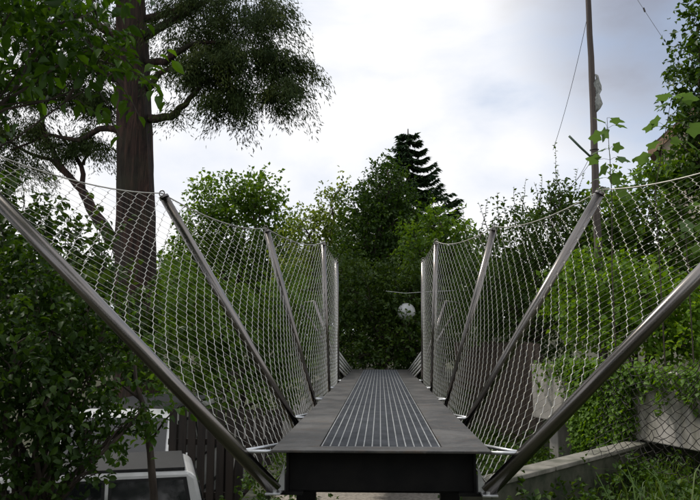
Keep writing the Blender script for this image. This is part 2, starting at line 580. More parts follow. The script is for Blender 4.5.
# deck plates: one at each end, one on either side of each grating panel
mb = MB(); mb.box((-HW, Y0, -PT), (HW, joints[0] - 0.002, 0.0)); mb.build('end_plate', 'deck_steel', B, bevel=0.004)
mb = MB(); mb.box((-HW, joints[-1] + 0.002, -PT), (HW, Y1, 0.0)); mb.build('end_plate', 'deck_steel', B, bevel=0.004)
for a, b in zip(joints[:-1], joints[1:]):
    for s in (-1, 1):
        mb = MB(); mb.box((s * (GW + 0.004), a + 0.0015, -PT), (s * HW, b - 0.0015, 0.0))
        mb.build('side_plate', 'deck_steel', B, bevel=0.003)
# grating panels: frame, bearing bars one by one, cross rods
for a, b in zip(joints[:-1], joints[1:]):
    fr = MB(); fr.box((-GW, a + 0.004, -0.035), (GW, a + 0.012, -0.0015))
    pan = fr.build('grating', 'grate_steel', B)
    fr = MB(); fr.box((-GW, b - 0.012, -0.035), (GW, b - 0.004, -0.0015)); fr.build('end_bar', 'grate_steel', pan)
    nb = 15
    for i in range(nb):
        x = -GW + 0.006 + (2 * GW - 0.012) * i / (nb - 1)
        mb = MB(); mb.box((x - 0.0031, a + 0.0125, -0.034), (x + 0.0031, b - 0.0125, -0.001))
        mb.build('bearing_bar', 'bar_steel', pan)
    mb = MB()
    y = a + 0.035
    while y < b - 0.02:
        mb.box((-GW + 0.001, y - 0.003, -0.030), (GW - 0.001, y + 0.003, -0.0045))
        y += 0.021
    tag(mb.build('cross_rods', 'grate_steel', pan), kind='stuff')
# girders under the deck
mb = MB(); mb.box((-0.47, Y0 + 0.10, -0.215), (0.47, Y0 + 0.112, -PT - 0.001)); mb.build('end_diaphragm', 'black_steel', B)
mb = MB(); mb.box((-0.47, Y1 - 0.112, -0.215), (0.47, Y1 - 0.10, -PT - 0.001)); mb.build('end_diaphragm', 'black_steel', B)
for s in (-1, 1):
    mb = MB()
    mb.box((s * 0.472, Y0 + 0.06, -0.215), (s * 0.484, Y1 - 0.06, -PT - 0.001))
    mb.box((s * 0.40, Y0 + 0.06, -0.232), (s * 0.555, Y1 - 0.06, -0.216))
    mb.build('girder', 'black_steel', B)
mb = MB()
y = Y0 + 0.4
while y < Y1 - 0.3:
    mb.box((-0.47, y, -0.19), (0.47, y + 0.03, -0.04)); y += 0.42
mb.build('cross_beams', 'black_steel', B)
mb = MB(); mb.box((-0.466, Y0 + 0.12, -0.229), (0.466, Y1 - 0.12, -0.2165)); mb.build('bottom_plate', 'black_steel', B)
for (px0, px1, yy) in ((299, 317, 4.5), (437, 455, 4.5)):
    x0 = (px0 - 380) / F * yy; x1 = (px1 - 380) / F * yy
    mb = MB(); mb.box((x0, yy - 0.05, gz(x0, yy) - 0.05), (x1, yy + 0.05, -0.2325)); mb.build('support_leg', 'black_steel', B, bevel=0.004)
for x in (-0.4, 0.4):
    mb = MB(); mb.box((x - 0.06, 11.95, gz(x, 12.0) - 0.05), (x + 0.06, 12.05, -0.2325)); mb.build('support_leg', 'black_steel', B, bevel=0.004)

# posts: (distance, lateral at deck level, lateral at top, height of top)
posts = [(3.74, 0.735, 2.44, 1.68), (5.38, 0.665, 1.655, 1.645), (7.06, 0.66, 1.125, 1.635), (8.76, 0.625, 0.69, 1.73), (10.5, 0.615, 0.635, 1.70)]
PR = [0.037, 0.036, 0.034, 0.031, 0.031]
def post_pt(i, z, s):
    y, xa, xb, zt = posts[i]
    return Vector((s * (xa + (xb - xa) * z / zt), y, z))
for s in (-1, 1):
    for i, (y, xa, xb, zt) in enumerate(posts):
        foot = post_pt(i, -0.205, s); top = post_pt(i, zt, s)
        ax = (top - foot).normalized()
        mb = MB(); mb.tube([foot, foot.lerp(top, .5), top], PR[i], 20)
        po = mb.build('post', 'stainless', B, smooth=False)
        for p in po.data.polygons:
            if len(p.vertices) == 4: p.use_smooth = True
        mb = MB(); mb.tube([top - ax * 0.012, top + ax * 0.006], PR[i] + 0.003, 20); mb.build('cap', 'stainless', po)
        mb = MB(); mb.torus(top + ax * 0.032, (0.25, 1, 0), 0.022, 0.0055); mb.build('eye_ring', 'stainless', po, True)
        # foot plate and gusset to the girder flange
        mb = MB()
        mb.box((s * 0.50, y - 0.055, -0.2155), (foot.x + s * 0.05, y + 0.055, -0.2055))
        mb.build('foot_plate', 'galvanised', po, bevel=0.002)
        mb = MB()
        mb.add([(s * 0.486, y - 0.004, -0.20), (foot.x, y - 0.004, -0.20), (s * 0.486, y - 0.004, -0.06),
                (s * 0.486, y + 0.004, -0.20), (foot.x, y + 0.004, -0.20), (s * 0.486, y + 0.004, -0.06)],
               [(0, 1, 2), (5, 4, 3), (0, 3, 4, 1), (1, 4, 5, 2), (2, 5, 3, 0)])
        mb.build('gusset', 'galvanised', po)
        for q in (-0.035, 0.035):
            mb = MB(); mb.tube([(s * 0.53, y + q, -0.206), (s * 0.53, y + q, -0.192)], 0.010, 6); mb.build('bolt', 'galvanised', po)
        # struts from the deck edge to the post
        dl = post_pt(i, -0.012, s)
        for k, dy in enumerate((0.0, 0.26 if i < 4 else -0.2)):
            mb = MB(); mb.tube([dl, (s * (HW - 0.005), max(y + dy, Y0 + 0.03), -0.012)], 0.0095, 8); mb.build('strut', 'galvanised', B, True)

# wire net panels between the posts, with edge cables
def net_pt(i, s, u, v):
    y0, xa0, xb0, zt0 = posts[i]; y1, xa1, xb1, zt1 = posts[i + 1]
    zb = -0.185
    a = post_pt(i, zb + (zt0 + 0.03 - zb) * v, s); b = post_pt(i + 1, zb + (zt1 + 0.03 - zb) * v, s)
    p = a.lerp(b, u)
    k = 4 * u * (1 - u)
    p.z -= 0.095 * k * v ** 1.6
    p.x -= s * k * (0.05 * v ** 2 + 0.035 * math.sin(math.pi * v))
    return p
NV = [44, 40, 42, 44]
for s in (-1, 1):
    for i in range(4):
        nu, nv = (26, 26, 30, 32)[i], NV[i]
        panel = MB()
        cable = MB()
        cable.tube([net_pt(i, s, u / 16, 1.0) for u in range(17)], 0.0050, 6)
        P = {}
        for jj in range(nv + 1):
            for ii in range(nu + 1):
                if (ii + jj) % 2 == 0:
                    P[ii, jj] = net_pt(i, s, ii / nu, jj / nv)
        fl = 0.0062
        def ends(ii, jj):
            p = P[ii, jj]
            up = (net_pt(i, s, ii / nu, min(1, jj / nv + 0.01)) - net_pt(i, s, ii / nu, max(0, jj / nv - 0.01))).normalized()
            return p - up * fl, p + up * fl
        rnd = random.Random(i + 10 * s)
        for (ii, jj), p in P.items():
            lo, hi = ends(ii, jj)
            if 0 < jj < nv:
                panel.tube([lo, hi], 0.0031, 4, cap=False)
            for di in (-1, 1):
                if (ii + di, jj + 1) in P:
                    lo2, hi2 = ends(ii + di, jj + 1)
                    panel.tube([hi, lo2], 0.0022 if di > 0 else 0.0011, 3, cap=False)
        # lacing round the posts
        np_ = panel.build('net_panel', 'wire', B)
        tag(np_, kind='stuff')
        cable.build('edge_cable', 'wire', B, True)
        mb = MB(); mb.tube([net_pt(i, s, u / 10, 0.0) for u in range(11)], 0.0045, 6); mb.build('edge_cable', 'wire', B, True)
    # fan of tensioning cables at the far end and two short raking stays
    y5 = posts[4][0]
    for k in range(5):
        mb = MB(); mb.tube([post_pt(4, 0.42 - 0.06 * k, s), (s * (HW - 0.02), y5 + 3.3 - 0.62 * k, 0.002)], 0.013, 6); mb.build('end_cable', 'tag_white', B, True)
    for (yy, pxt, pyt) in ((12.4, 66, 301), (13.6, 80, 303)):
        top = at(380 + s * pxt, pyt, yy)
        foot = Vector((s * 0.60, yy, -0.2))
        mb = MB(); mb.tube([foot, top], 0.026, 12); po = mb.build('raking_stay', 'stainless', B, True)
        mb = MB(); mb.box((s * 0.47, yy - 0.05, -0.2155), (s * 0.66, yy + 0.05, -0.2055)); mb.build('foot_plate', 'galvanised', po)
    mb = MB()
    mb.tube([at(380 + s * 66, 301, 12.4), at(380 + s * 80, 303, 13.6)], 0.012, 8); mb.build('edge_cable', 'wire', B, True)

# ------------------------------------------------------------------ retaining wall, fence, low wall, concrete wall
def wall_obj(name, pts, z0, z1, th, mat, label, cat, parent=None, nz_=1, bevel=0.012):
    """upright wall along a line of ground points"""
    mb = MB()
    for a, b in zip(pts[:-1], pts[1:]):
        a, b = Vector((*a, 0)), Vector((*b, 0))
        d = (b - a).normalized(); nn = Vector((-d.y, d.x, 0)) * th / 2
        q = [a - nn, b - nn, b + nn, a + nn]
        mb.add([(p.x, p.y, z0) for p in q] + [(p.x, p.y, z1) for p in q], [(3, 2, 1, 0), (4, 5, 6, 7), (0, 1, 5, 4), (1, 2, 6, 5), (2, 3, 7, 6), (3, 0, 4, 7)])
    o = mb.build(name, mat, parent, bevel=bevel)
    return tag(o, label, cat)

wall_obj('retaining_wall', [(-1.42, 5.2), (-1.42, 14.5)], -3.15, -1.16, 0.2, 'mossy_concrete', 'dark mossy retaining wall along the drop beside the footbridge', 'wall')

fb = empty('slat_fence', (-2.4, 11.35, -3.0), 'dark brown vertical slat fence below the footbridge', 'fence')
x = -3.28
k = 0
while x < -1.6:
    mb = MB(); z1 = -0.50 + 0.015 * math.sin(k * 2.3)
    mb.box((x, 11.31 + 0.006 * math.sin(k * 1.7), -2.96), (x + 0.118, 11.335 + 0.006 * math.sin(k * 1.7), z1))
    mb.build('slat', 'slat_wood', fb, bevel=0.004)
    x += 0.150; k += 1
for z in (-2.6, -1.85, -1.05):
    mb = MB(); mb.box((-3.30, 11.345, z), (-1.53, 11.39, z + 0.09)); mb.build('rail', 'slat_wood', fb)
for x in (-3.22, -2.4, -1.62):
    mb = MB(); mb.box((x - 0.045, 11.391, -3.05), (x + 0.045, 11.48, -0.75)); mb.build('fence_post', 'slat_wood', fb)

# low wall with a pale coping, running away to the right
A2, B2 = Vector((0.75, 6.15, 0)), Vector((3.12, 8.85, 0))
lw = empty('low_wall', (A2.x, A2.y, -1.3), 'low mossy garden wall with pale concrete coping beside the footbridge', 'wall')
def along(a, b, t0, t1, off0, off1, z0, z1):
    d = (b - a); nn = Vector((-d.y, d.x, 0)).normalized()
    p, q = a + d * t0, a + d * t1
    c = [p + nn * off0, q + nn * off0, q + nn * off1, p + nn * off1]
    return [(v.x, v.y, z0) for v in c] + [(v.x, v.y, z1) for v in c]
BOXF = [(3, 2, 1, 0), (4, 5, 6, 7), (0, 1, 5, 4), (1, 2, 6, 5), (2, 3, 7, 6), (3, 0, 4, 7)]
mb = MB(); mb.add(along(A2, B2, 0, 1, -0.10, 0.10, -1.6, -0.655), BOXF); mb.build('wall_body', 'mossy_concrete', lw)
for k in range(3):
    mb = MB(); mb.add(along(A2, B2, k / 3 + 0.002, (k + 1) / 3 - 0.002, -0.12, 0.12, -0.653, -0.61), BOXF); mb.build('coping', 'coping_stone', lw, bevel=0.008)

# tall concrete wall behind it
A3, B3 = at(538, 400, 11.0), at(745, 400, 7.3)
A3.z = B3.z = 0
cw = empty('concrete_wall', (A3.x, A3.y, -0.6), 'pale stained concrete parapet wall half covered in ivy', 'wall')
mb = MB(); mb.add(along(A3, B3, 0, 0.455, -0.09, 0.09, -0.57, 0.21), BOXF); mb.build('panel', 'concrete', cw, bevel=0.012)
mb = MB(); mb.add(along(A3, B3, 0.46, 1.0, -0.09, 0.09, -0.59, 0.20), BOXF); mb.build('panel', 'concrete', cw, bevel=0.012)
for t in (0.03, 0.44, 0.9):
    mb = MB(); mb.add(along(A3, B3, t, t + 0.06, 0.095, 0.32, -1.7, 0.1), BOXF); mb.build('pier', 'concrete', cw, bevel=0.01)
mb = MB(); mb.add(along(A3, B3, 0.0, 1.0, 0.33, 0.40, -1.7, -0.2), BOXF); mb.build('rear_wall', 'mossy_concrete', cw)

# brown plank fence further along on the right
pf = empty('plank_fence', (2.1, 12.2, -1.0), 'weathered brown upright plank fence behind the right net', 'fence')
a, b = Vector((1.45, 14.2, 0)), Vector((2.55, 11.7, 0))
nP = 19
for k in range(nP):
    mb = MB(); mb.add(along(a, b, k / nP + 0.002, (k + 1) / nP - 0.003, -0.012 + 0.004 * math.sin(k * 2.1), 0.012 + 0.004 * math.sin(k * 2.1), -1.35, 0.52 + 0.02 * math.sin(k * 3.7)), BOXF)
    mb.build('plank', 'plank_wood', pf, bevel=0.003)
for z in (-0.6, 0.25):
    mb = MB(); mb.add(along(a, b, 0.0, 1.0, 0.02, 0.06, z, z + 0.09), BOXF); mb.build('rail', 'plank_wood', pf)

# ------------------------------------------------------------------ trees
def tree(name, label, base, lobes, fol, mat, trunk_r=0.15, bark='bark_brown', cat='tree', group=None, fork=0.45, twigs=7, seed=1, crown_name='crown', extra=None, limb_r=0.55):
    rr = random.Random(seed)
    base = Vector(base)
    root = empty(name, base, label, cat, group)
    cs = [Vector(c) for c, _ in lobes]
    top = sum(cs, Vector()) / len(cs)
    hi = max(c.z for c in cs)
    fk = Vector((base.x + (top.x - base.x) * 0.5, base.y + (top.y - base.y) * 0.5, base.z + max(0.3, (min(c.z for c in cs) - base.z) * fork + 0.2 * (hi - base.z))))
    mb = MB()
    lo = Vector((base.x, base.y, base.z - 0.25))
    pts = bent(lo, fk, 5, 0, 0.02, rr)
    mb.tube(pts, taper(trunk_r * 1.25, trunk_r * 0.75, 5), 10)
    for (c, rad), cv in zip(lobes, cs):
        pts = bent(fk, cv, 5, 0.05, 0.06, rr)
        mb.tube(pts, taper(trunk_r * limb_r, trunk_r * limb_r * 0.3, 5), 7)
        for k in range(twigs):
            d = Vector((rr.gauss(0, 1), rr.gauss(0, 1), rr.gauss(0.3, 1))).normalized()
            e = cv + Vector((d.x * rad[0], d.y * rad[1], d.z * rad[2])) * rr.uniform(0.7, 1.0)
            st = pts[rr.choice((3, 4, 5))]
            mb.tube(bent(st, e, 3, 0.04, 0.07, rr), taper(trunk_r * 0.16, max(0.004, trunk_r * 0.03), 3), 5, cap=False)
    mb.build('trunk' if cat == 'tree' else 'stem', bark, root, True)
    arr = foliage(lobes, seed=seed, **fol)
    if extra is not None:
        arr = join(arr, extra)
    crown(crown_name, arr, mat, root)
    return root

def gp(px, py, d):
    p = at(px, py, d)
    return (p.x, p.y, gz(p.x, p.y))

# --- big reddish-barked conifer on the left
TD = 17.2
TK = TD / 10.85
root = empty('conifer_tree', gp(137, 330, TD), 'tall conifer with reddish fibrous trunk and drooping dark sprays', 'tree')
mb = MB()
base = Vector(root.location)
tp = [Vector((base.x + 0.05, TD, base.z - 0.3)), at(137, 400, TD), at(137, 300, TD), at(136, 200, TD), at(133, 100, TD), at(130, 0, TD), at(127, -150, TD), at(125, -330, TD)]
trr = [q * TK for q in (0.42, 0.34, 0.295, 0.285, 0.255, 0.225, 0.17, 0.06)]
n0 = 22
ring0 = len(mb.v)
tpp, trp = [], []
for i in range(len(tp) - 1):
    for k in range(6):
        t = k / 6
        tpp.append(tp[i].lerp(tp[i + 1], t)); trp.append(trr[i] * (1 - t) + trr[i + 1] * t)
tpp.append(tp[-1]); trp.append(trr[-1])
mb.tube(tpp, trp, n0)
for k, v in enumerate(mb.v):                              # fluted, fibrous trunk
    i = min(k // n0, len(tpp) - 1)
    c = tpp[i]; d = Vector(v) - c
    ang = math.atan2(d.y, d.x)
    m = 1 + 0.07 * math.sin(ang * 5 + 0.25 * i) + 0.05 * math.sin(ang * 9 - 0.3 * i) + random.uniform(-0.025, 0.025)
    mb.v[k] = tuple(c + d * m)
mb.build('trunk', 'bark_red', root, True)
limbs = MB()
tips = []
def limb(pix, d0, d1, r0, r1, n_tip=6, sc=0.5, foliage_from=0.45):
    d0 = d0 if d0 == TD else d0 * TK
    d1 *= TK; r0 *= TK; r1 *= TK; sc *= TK
    pts = []
    m = len(pix) - 1
    for i in range(m):
        for k in range(3):
            t = (i + k / 3) / m
            a = Vector((pix[i][0], pix[i][1], 0)).lerp(Vector((pix[i + 1][0], pix[i + 1][1], 0)), k / 3)
            pts.append(at(a.x + random.uniform(-1, 1), a.y + random.uniform(-1, 1), d0 + (d1 - d0) * t))
    pts.append(at(*pix[-1], d1))
    limbs.tube(pts, taper(r0, r1, len(pts) - 1), 8)
    for k in range(n_tip):
        t = foliage_from + (1 - foliage_from) * (k + 0.5) / n_tip
        i = min(len(pts) - 2, int(t * (len(pts) - 1)))
        o = Vector((random.gauss(0, 1), random.gauss(0, 1), 0.15)).normalized()
        tips.append((tuple(pts[i]), tuple(o), sc * random.uniform(0.7, 1.3)))
    return pts
limb([(147, 119), (172, 117), (185, 104), (200, 88)], TD, 10.2, 0.075, 0.03, 5)
limb([(147, 90), (160, 74), (180, 66)], TD, 10.4, 0.06, 0.025, 5)
limb([(146, 62), (165, 62), (190, 45), (230, 40)], TD, 10.0, 0.07, 0.02, 6)
limb([(144, 36), (165, 25), (200, 5), (240, -20)], TD, 10.2, 0.08, 0.025, 6)
limb([(144, 20), (180, 10), (230, -25), (280, -40)], TD, 11.5, 0.07, 0.02, 6)
limb([(118, 80), (95, 70), (60, 60), (20, 70)], TD, 11.2, 0.07, 0.02, 8)
limb([(120, 130), (100, 128), (80, 140), (50, 135), (10, 150)], TD, 11.4, 0.06, 0.015, 8)
limb([(122, 40), (90, 20), (40, 10), (-20, 20)], TD, 11.5, 0.08, 0.02, 8)
low = limb([(128, 256), (112, 239), (96, 215), (83, 192)], TD, 11.3, 0.12, 0.075, 0)
limb([(83, 192), (62, 170), (45, 135), (40, 105), (38, 80)], 11.3, 11.5, 0.06, 0.02, 6, 0.4, 0.6)
limb([(83, 192), (82, 165), (70, 148), (58, 130)], 11.3, 11.6, 0.05, 0.015, 5, 0.4, 0.6)
limb([(83, 165), (88, 150), (92, 140)], 11.35, 11.4, 0.03, 0.01, 2, 0.3)
limb([(78, 184), (50, 160), (20, 150), (-15, 125)], 11.3, 11.8, 0.045, 0.012, 7, 0.4, 0.5)
limbs.build('limb', 'bark_red', root, True)
# crown: sprays through hand-placed masses (kept ragged, with gaps)
masses = [(185, 10, 36, 30, 10.3), (218, 12, 38, 34, 10.2), (252, 8, 34, 36, 10.2), (212, 52, 24, 24, 10.0), (244, 54, 28, 24, 10.0), (274, 66, 16, 17, 10.0),
          (226, 80, 13, 14, 9.9), (258, 84, 18, 11, 9.9), (280, 22, 10, 26, 10.2), (196, 62, 11, 16, 10.1), (165, 30, 16, 34, 11.4), (228, 100, 5, 8, 9.9), (268, 94, 7, 6, 9.9), (284, 86, 6, 8, 9.9), (200, 84, 6, 7, 10.0), (290, 56, 5, 10, 10.0),
          (60, 15, 60, 40, 11.2), (90, 50, 40, 34, 11.3), (30, 70, 40, 35, 11.4), (70, 88, 30, 14, 11.4), (20, 128, 28, 22, 11.6), (12, 160, 24, 20, 11.7), (100, 95, 12, 18, 11.3), (92, 138, 8, 12, 11.5),
          (190, -60, 110, 60, 10.8), (80, -70, 110, 60, 11.2), (130, -170, 120, 80, 10.9), (130, -270, 60, 60, 10.9), (20, -120, 120, 80, 10.0), (-60, -20, 70, 80, 11.0)]
rr = np.random.default_rng(21)
for (px, py, rx, ry, d) in masses:
    d *= TK
    c, rad = L(px, py, rx, ry, d, max(0.5, (rx + ry) / 2 * d / F * 0.8))
    cnt = int(16 + rad[0] * rad[2] * 118 * (0.5 if py < -40 else 1))
    dd = nrm(rr.normal(size=(cnt, 3))); q = rr.random(cnt) ** 0.42
    p = np.array(c) + dd * np.array(rad) * q[:, None]
    keep = wave_noise(p, 0.85, 77) > -0.05
    for pp, o in zip(p[keep], dd[keep]):
        o = nrm(np.array([o[0] + 0.4 * rr.normal(), o[1] + 0.4 * rr.normal(), 0.05]))
        tips.append((tuple(pp), tuple(o), rr.uniform(0.4, 0.9)))
crown('crown', sprays(tips, 150, 0.55, 5, 0.055, 0.10, spread=0.17), 'needle_thuja', root)

# --- broadleaf tree reaching in from the left, close to the camera
NL = [L(10, 40, 55, 45, 4.9), L(60, 20, 45, 40, 5.0), L(95, 10, 30, 30, 5.0), L(45, 70, 50, 28, 4.8), L(95, 55, 26, 28, 4.9), L(-60, 30, 60, 80, 5.0), L(10, -50, 120, 50, 5.1), L(120, 70, 20, 26, 4.9), L(-70, 150, 40, 70, 5.2), L(15, 105, 30, 22, 5.0),
      ((-3.6, 3.4, 5.2), (1.6, 1.6, 1.0)), ((-2.4, 2.0, 5.6), (1.6, 1.6, 0.9)), ((-4.6, 1.6, 4.6), (1.6, 1.8, 1.2)), ((-1.2, 0.4, 5.8), (1.7, 1.6, 0.9)), ((-5.4, 4.8, 3.2), (1.4, 1.6, 1.4)), ((-5.0, 3.6, 1.6), (1.0, 1.2, 1.4))]  # out-of-view canopy lobes, added to shade the left side
nb = at(-150, 300, 5.2)
ot = tree('overhanging_tree', 'broadleaf tree with large soft leaves overhanging from beside the leftmost post', (nb.x, nb.y, gz(nb.x, nb.y)), NL,
          dict(density=26, size=0.115, wid=0.27, per=8, twig=0.28, droop=0.5, gap=-0.5, rich=True, tb=0.22), 'leaf_cherry', 0.085, seed=3, twigs=2, limb_r=0.14)
# the leaves at its tip, one by one
V, T, t = leaf_arrays(np.zeros((1, 3)), np.array([[1.0, 0, 0]]), np.array([[0, 0, 1.0]]), [1.0], [0.27], np.array([0.6]), rich=True)
leaf_me = fast_mesh('leaf', V, T, t); leaf_me.materials.append(M['leaf_cherry'])
twb = MB()
for (p0, p1, nlf) in (((100, 60), (158, 88), 9), ((105, 75), (140, 118), 9), ((95, 85), (122, 140), 7), ((110, 50), (168, 104), 9), ((60, 95), (95, 112), 7), ((85, 40), (120, 62), 7)):
    a, b = at(*p0, 4.95), at(*p1, 4.7)
    twb.tube(bent(a, b, 4, 0.05, 0.04), taper(0.006, 0.002, 4), 5)
    for k in range(nlf):
        t = 0.15 + 0.85 * (k + 0.5) / nlf
        o = bpy.data.objects.new('leaf', leaf_me)
        COL.objects.link(o); o.parent = ot
        o.location = a.lerp(b, t) - Vector(ot.location)
        d = ((b - a).normalized() * 0.6 + Vector((random.gauss(0, .8), random.gauss(0, .8), random.gauss(-.35, .5)))).normalized()
        o.rotation_euler = d.to_track_quat('X', 'Z').to_euler()
        o.scale = [random.uniform(0.09, 0.14)] * 3
twb.build('twig', 'bark_brown', ot)

# --- trees at the back
def fol(density, size, **k):
    return dict(density=density, size=size, **k)
tree('maple_tree', 'rounded leafy mid green tree behind the left net', gp(240, 340, 24), [L(225, 200, 38, 26, 24), L(262, 197, 24, 22, 24), L(203, 228, 26, 24, 24), L(245, 230, 45, 30, 24), L(278, 238, 22, 26, 24),
     L(195, 262, 30, 32, 24), L(235, 280, 50, 40, 24), L(280, 290, 35, 50, 24), L(215, 320, 60, 40, 24)], fol(17, 0.145, wid=0.38, per=9, twig=0.4, gap=-0.65), 'leaf_maple', 0.16, seed=31)
tree('ash_tree', 'pale yellow green open tree between the rounded tree and the dark conifer', gp(320, 340, 20.5), [L(303, 226, 18, 14, 20.5), L(332, 212, 20, 18, 20.5), L(340, 190, 7, 9, 20.5), L(318, 245, 26, 24, 20.5), L(345, 240, 22, 30, 20.5),
     L(305, 285, 35, 40, 20.5), L(335, 300, 30, 45, 20.5)], fol(20, 0.125, wid=0.32, per=9, twig=0.4, gap=-0.55), 'leaf_pale', 0.11, seed=41)
tree('yew_tree', 'dense dark green conical tree at the far end of the bridge', gp(382, 340, 18.5), [L(387, 170, 8, 14, 18.5), L(378, 194, 18, 22, 18.5), L(396, 194, 18, 24, 18.5), L(363, 212, 22, 24, 18.5), L(398, 220, 30, 28, 18.5), L(376, 235, 36, 30, 18.5),
     L(360, 265, 34, 34, 18.5), L(402, 262, 40, 36, 18.5), L(380, 300, 55, 36, 18.5)], fol(30, 0.105, wid=0.28, per=10, twig=0.34, gap=-0.75, tb=0.22), 'leaf_dark', 0.14, seed=51)
tree('hazel_tree', 'low spreading fresh green tree on the right of the conical tree', gp(440, 340, 16.5), [L(440, 226, 22, 18, 16.5), L(420, 245, 22, 24, 16.5), L(456, 244, 16, 20, 16.5), L(438, 262, 32, 28, 16.5), L(430, 300, 36, 36, 16.5), L(465, 275, 22, 30, 16.5)],
     fol(24, 0.11, wid=0.38, per=9, twig=0.32, gap=-0.65), 'leaf_maple', 0.09, seed=61)

# --- spruce behind
SD = 27.0
sp = empty('spruce_tree', gp(408, 340, SD), 'pointed spruce with layered upturned branches behind the conical tree', 'tree')
apex = at(408, 129, SD); bs = Vector(sp.location)
mb = MB(); mb.tube([bs - Vector((0, 0, .3)), bs.lerp(apex, .5), apex], [0.24, 0.14, 0.02], 10); mb.build('trunk', 'bark_brown', sp, True)
PP, DD, NN, TT, BR = [], [], [], [], MB()
r = np.random.default_rng(9)
z = apex.z - 0.25
while z > bs.z + 1.2:
    h = apex.z - z
    Lb = min(2.0, 0.14 + 0.66 * h) * r.uniform(0.85, 1.12)
    for k in range(int(9 + min(7, 1.5 * h))):
        an = r.uniform(0, 6.28); lb = Lb * r.uniform(0.75, 1.1)
        d = np.array([math.cos(an), math.sin(an), 0.0])
        pc = np.array([bs.x + (apex.x - bs.x) * (z - bs.z) / (apex.z - bs.z), SD, z])
        tt = np.linspace(0, 1, 6)
        path = pc + np.outer(tt * lb, d) + np.outer(-0.28 * lb * np.sin(tt * 2.2) + 0.20 * lb * tt ** 2, [0, 0, 1])
        BR.tube(path.tolist(), taper(0.03, 0.006, 5), 4, cap=False)
        m = int(40 + 120 * lb)
        a = r.random(m) ** 0.8
        pos = np.stack([np.interp(a, tt, path[:, j]) for j in range(3)], 1)
        side = np.cross(d, [0, 0, 1.0])
        sg = np.sign(r.normal(size=m))
        PP.append(pos); DD.append(d * 0.7 + np.outer(sg * 0.55, side) + np.outer(-0.35 * r.random(m) - 0.1, [0, 0, 1]) + 0.15 * r.normal(size=(m, 3)))
        NN.append(np.array([0, 0, 1.0]) + 0.5 * r.normal(size=(m, 3))); TT.append(np.clip(0.45 + 0.2 * r.normal(size=m), 0, 1))
    z -= r.uniform(0.26, 0.40)
P_ = np.concatenate(PP); sz = r.uniform(0.14, 0.30, len(P_))
crown('crown', leaf_arrays(P_, np.concatenate(DD), np.concatenate(NN), sz, sz * 0.13, np.concatenate(TT), fold=0.05), 'needle_spruce', sp)
BR.build('branch', 'bark_brown', sp)

# --- hedge closing the path
tree('hedge', 'dark glossy laurel hedge closing the far end of the deck', gp(380, 345, 15.7), [L(350, 335, 24, 34, 15.7, .8), L(382, 335, 26, 34, 15.7, .8), L(412, 338, 24, 32, 15.7, .8), L(365, 295, 30, 30, 15.7, .8), L(402, 292, 30, 32, 15.7, .8),
     L(322, 330, 26, 40, 15.7, .8), L(440, 330, 24, 40, 15.7, .8), L(340, 275, 24, 24, 15.9, .8), L(428, 280, 22, 24, 15.9, .8), L(409, 345, 15, 20, 14.85, .3), L(410, 323, 11, 7, 14.92, .22), L(357, 360, 20, 11, 14.85, .4), L(388, 361, 18, 10, 14.85, .4), L(420, 358, 18, 13, 14.85, .4)], fol(38, 0.10, wid=0.28, per=8, twig=0.26, gap=-0.8, tb=0.55), 'leaf_hedge', 0.06, cat='hedge', seed=71, crown_name='foliage')

# --- right hand hedge with upright shoots
def shoots(list_, d, size, seed):
    r_ = random.Random(seed); P, D, N, T = [], [], [], []
    mb = MB()
    for (x0, y0, x1, y1) in list_:
        a, b = at(x0, y0, d), at(x1, y1, d)
        path = bent(a, b, 5, 0, 0.02, r_)
        mb.tube(path, taper(0.008, 0.002, 5), 4, cap=False)
        m = int((b - a).length / 0.045)
        for k in range(m):
            t = k / m
            i = min(4, int(t * 5)); p = path[i].lerp(path[i + 1], t * 5 - i)
            an = r_.uniform(0, 6.28)
            P.append(tuple(p)); D.append((math.cos(an), math.sin(an), r_.uniform(0.1, 0.7))); N.append((r_.gauss(0, .4), r_.gauss(0, .4), 1)); T.append(r_.uniform(0.3, 0.9))
    s_ = np.array([size * r_.uniform(0.7, 1.3) for _ in P])
    return mb, leaf_arrays(np.array(P), np.array(D), np.array(N), s_, s_ * 0.3, np.array(T))
smb, sarr = shoots([(522, 215, 526, 178), (515, 225, 514, 186), (538, 215, 542, 174), (545, 225, 534, 182), (556, 215, 555, 142), (560, 215, 558, 170), (552, 220, 549, 180), (488, 230, 478, 202), (500, 228, 497, 192), (508, 230, 503, 196),
                     (468, 245, 462, 204), (570, 215, 578, 168), (566, 215, 585, 172), (530, 220, 519, 192), (480, 240, 488, 198), (575, 220, 568, 185)], 12.6, 0.065, 4)
rh = tree('hedge', 'tall untrimmed hedge with upright leafy shoots behind the right net', gp(530, 345, 12.9), [L(490, 265, 26, 34, 12.9, .8), L(520, 240, 28, 32, 12.9, .8), L(552, 232, 28, 34, 12.9, .8), L(505, 300, 34, 36, 12.9, .8), L(545, 285, 36, 40, 12.9, .8), L(580, 235, 24, 36, 12.9, .8), L(475, 310, 24, 34, 13.4, .8), L(555, 330, 34, 30, 13.2, .8), L(515, 335, 34, 30, 13.6, .8), L(590, 300, 30, 36, 13.0, .8), L(560, 200, 12, 14, 12.7, .4)],
     fol(36, 0.08, wid=0.32, per=9, twig=0.28, gap=-0.8, tb=0.5), 'leaf_dark', 0.045, cat='hedge', seed=81, crown_name='foliage', extra=sarr)
smb.build('shoots', 'bark_brown', rh)

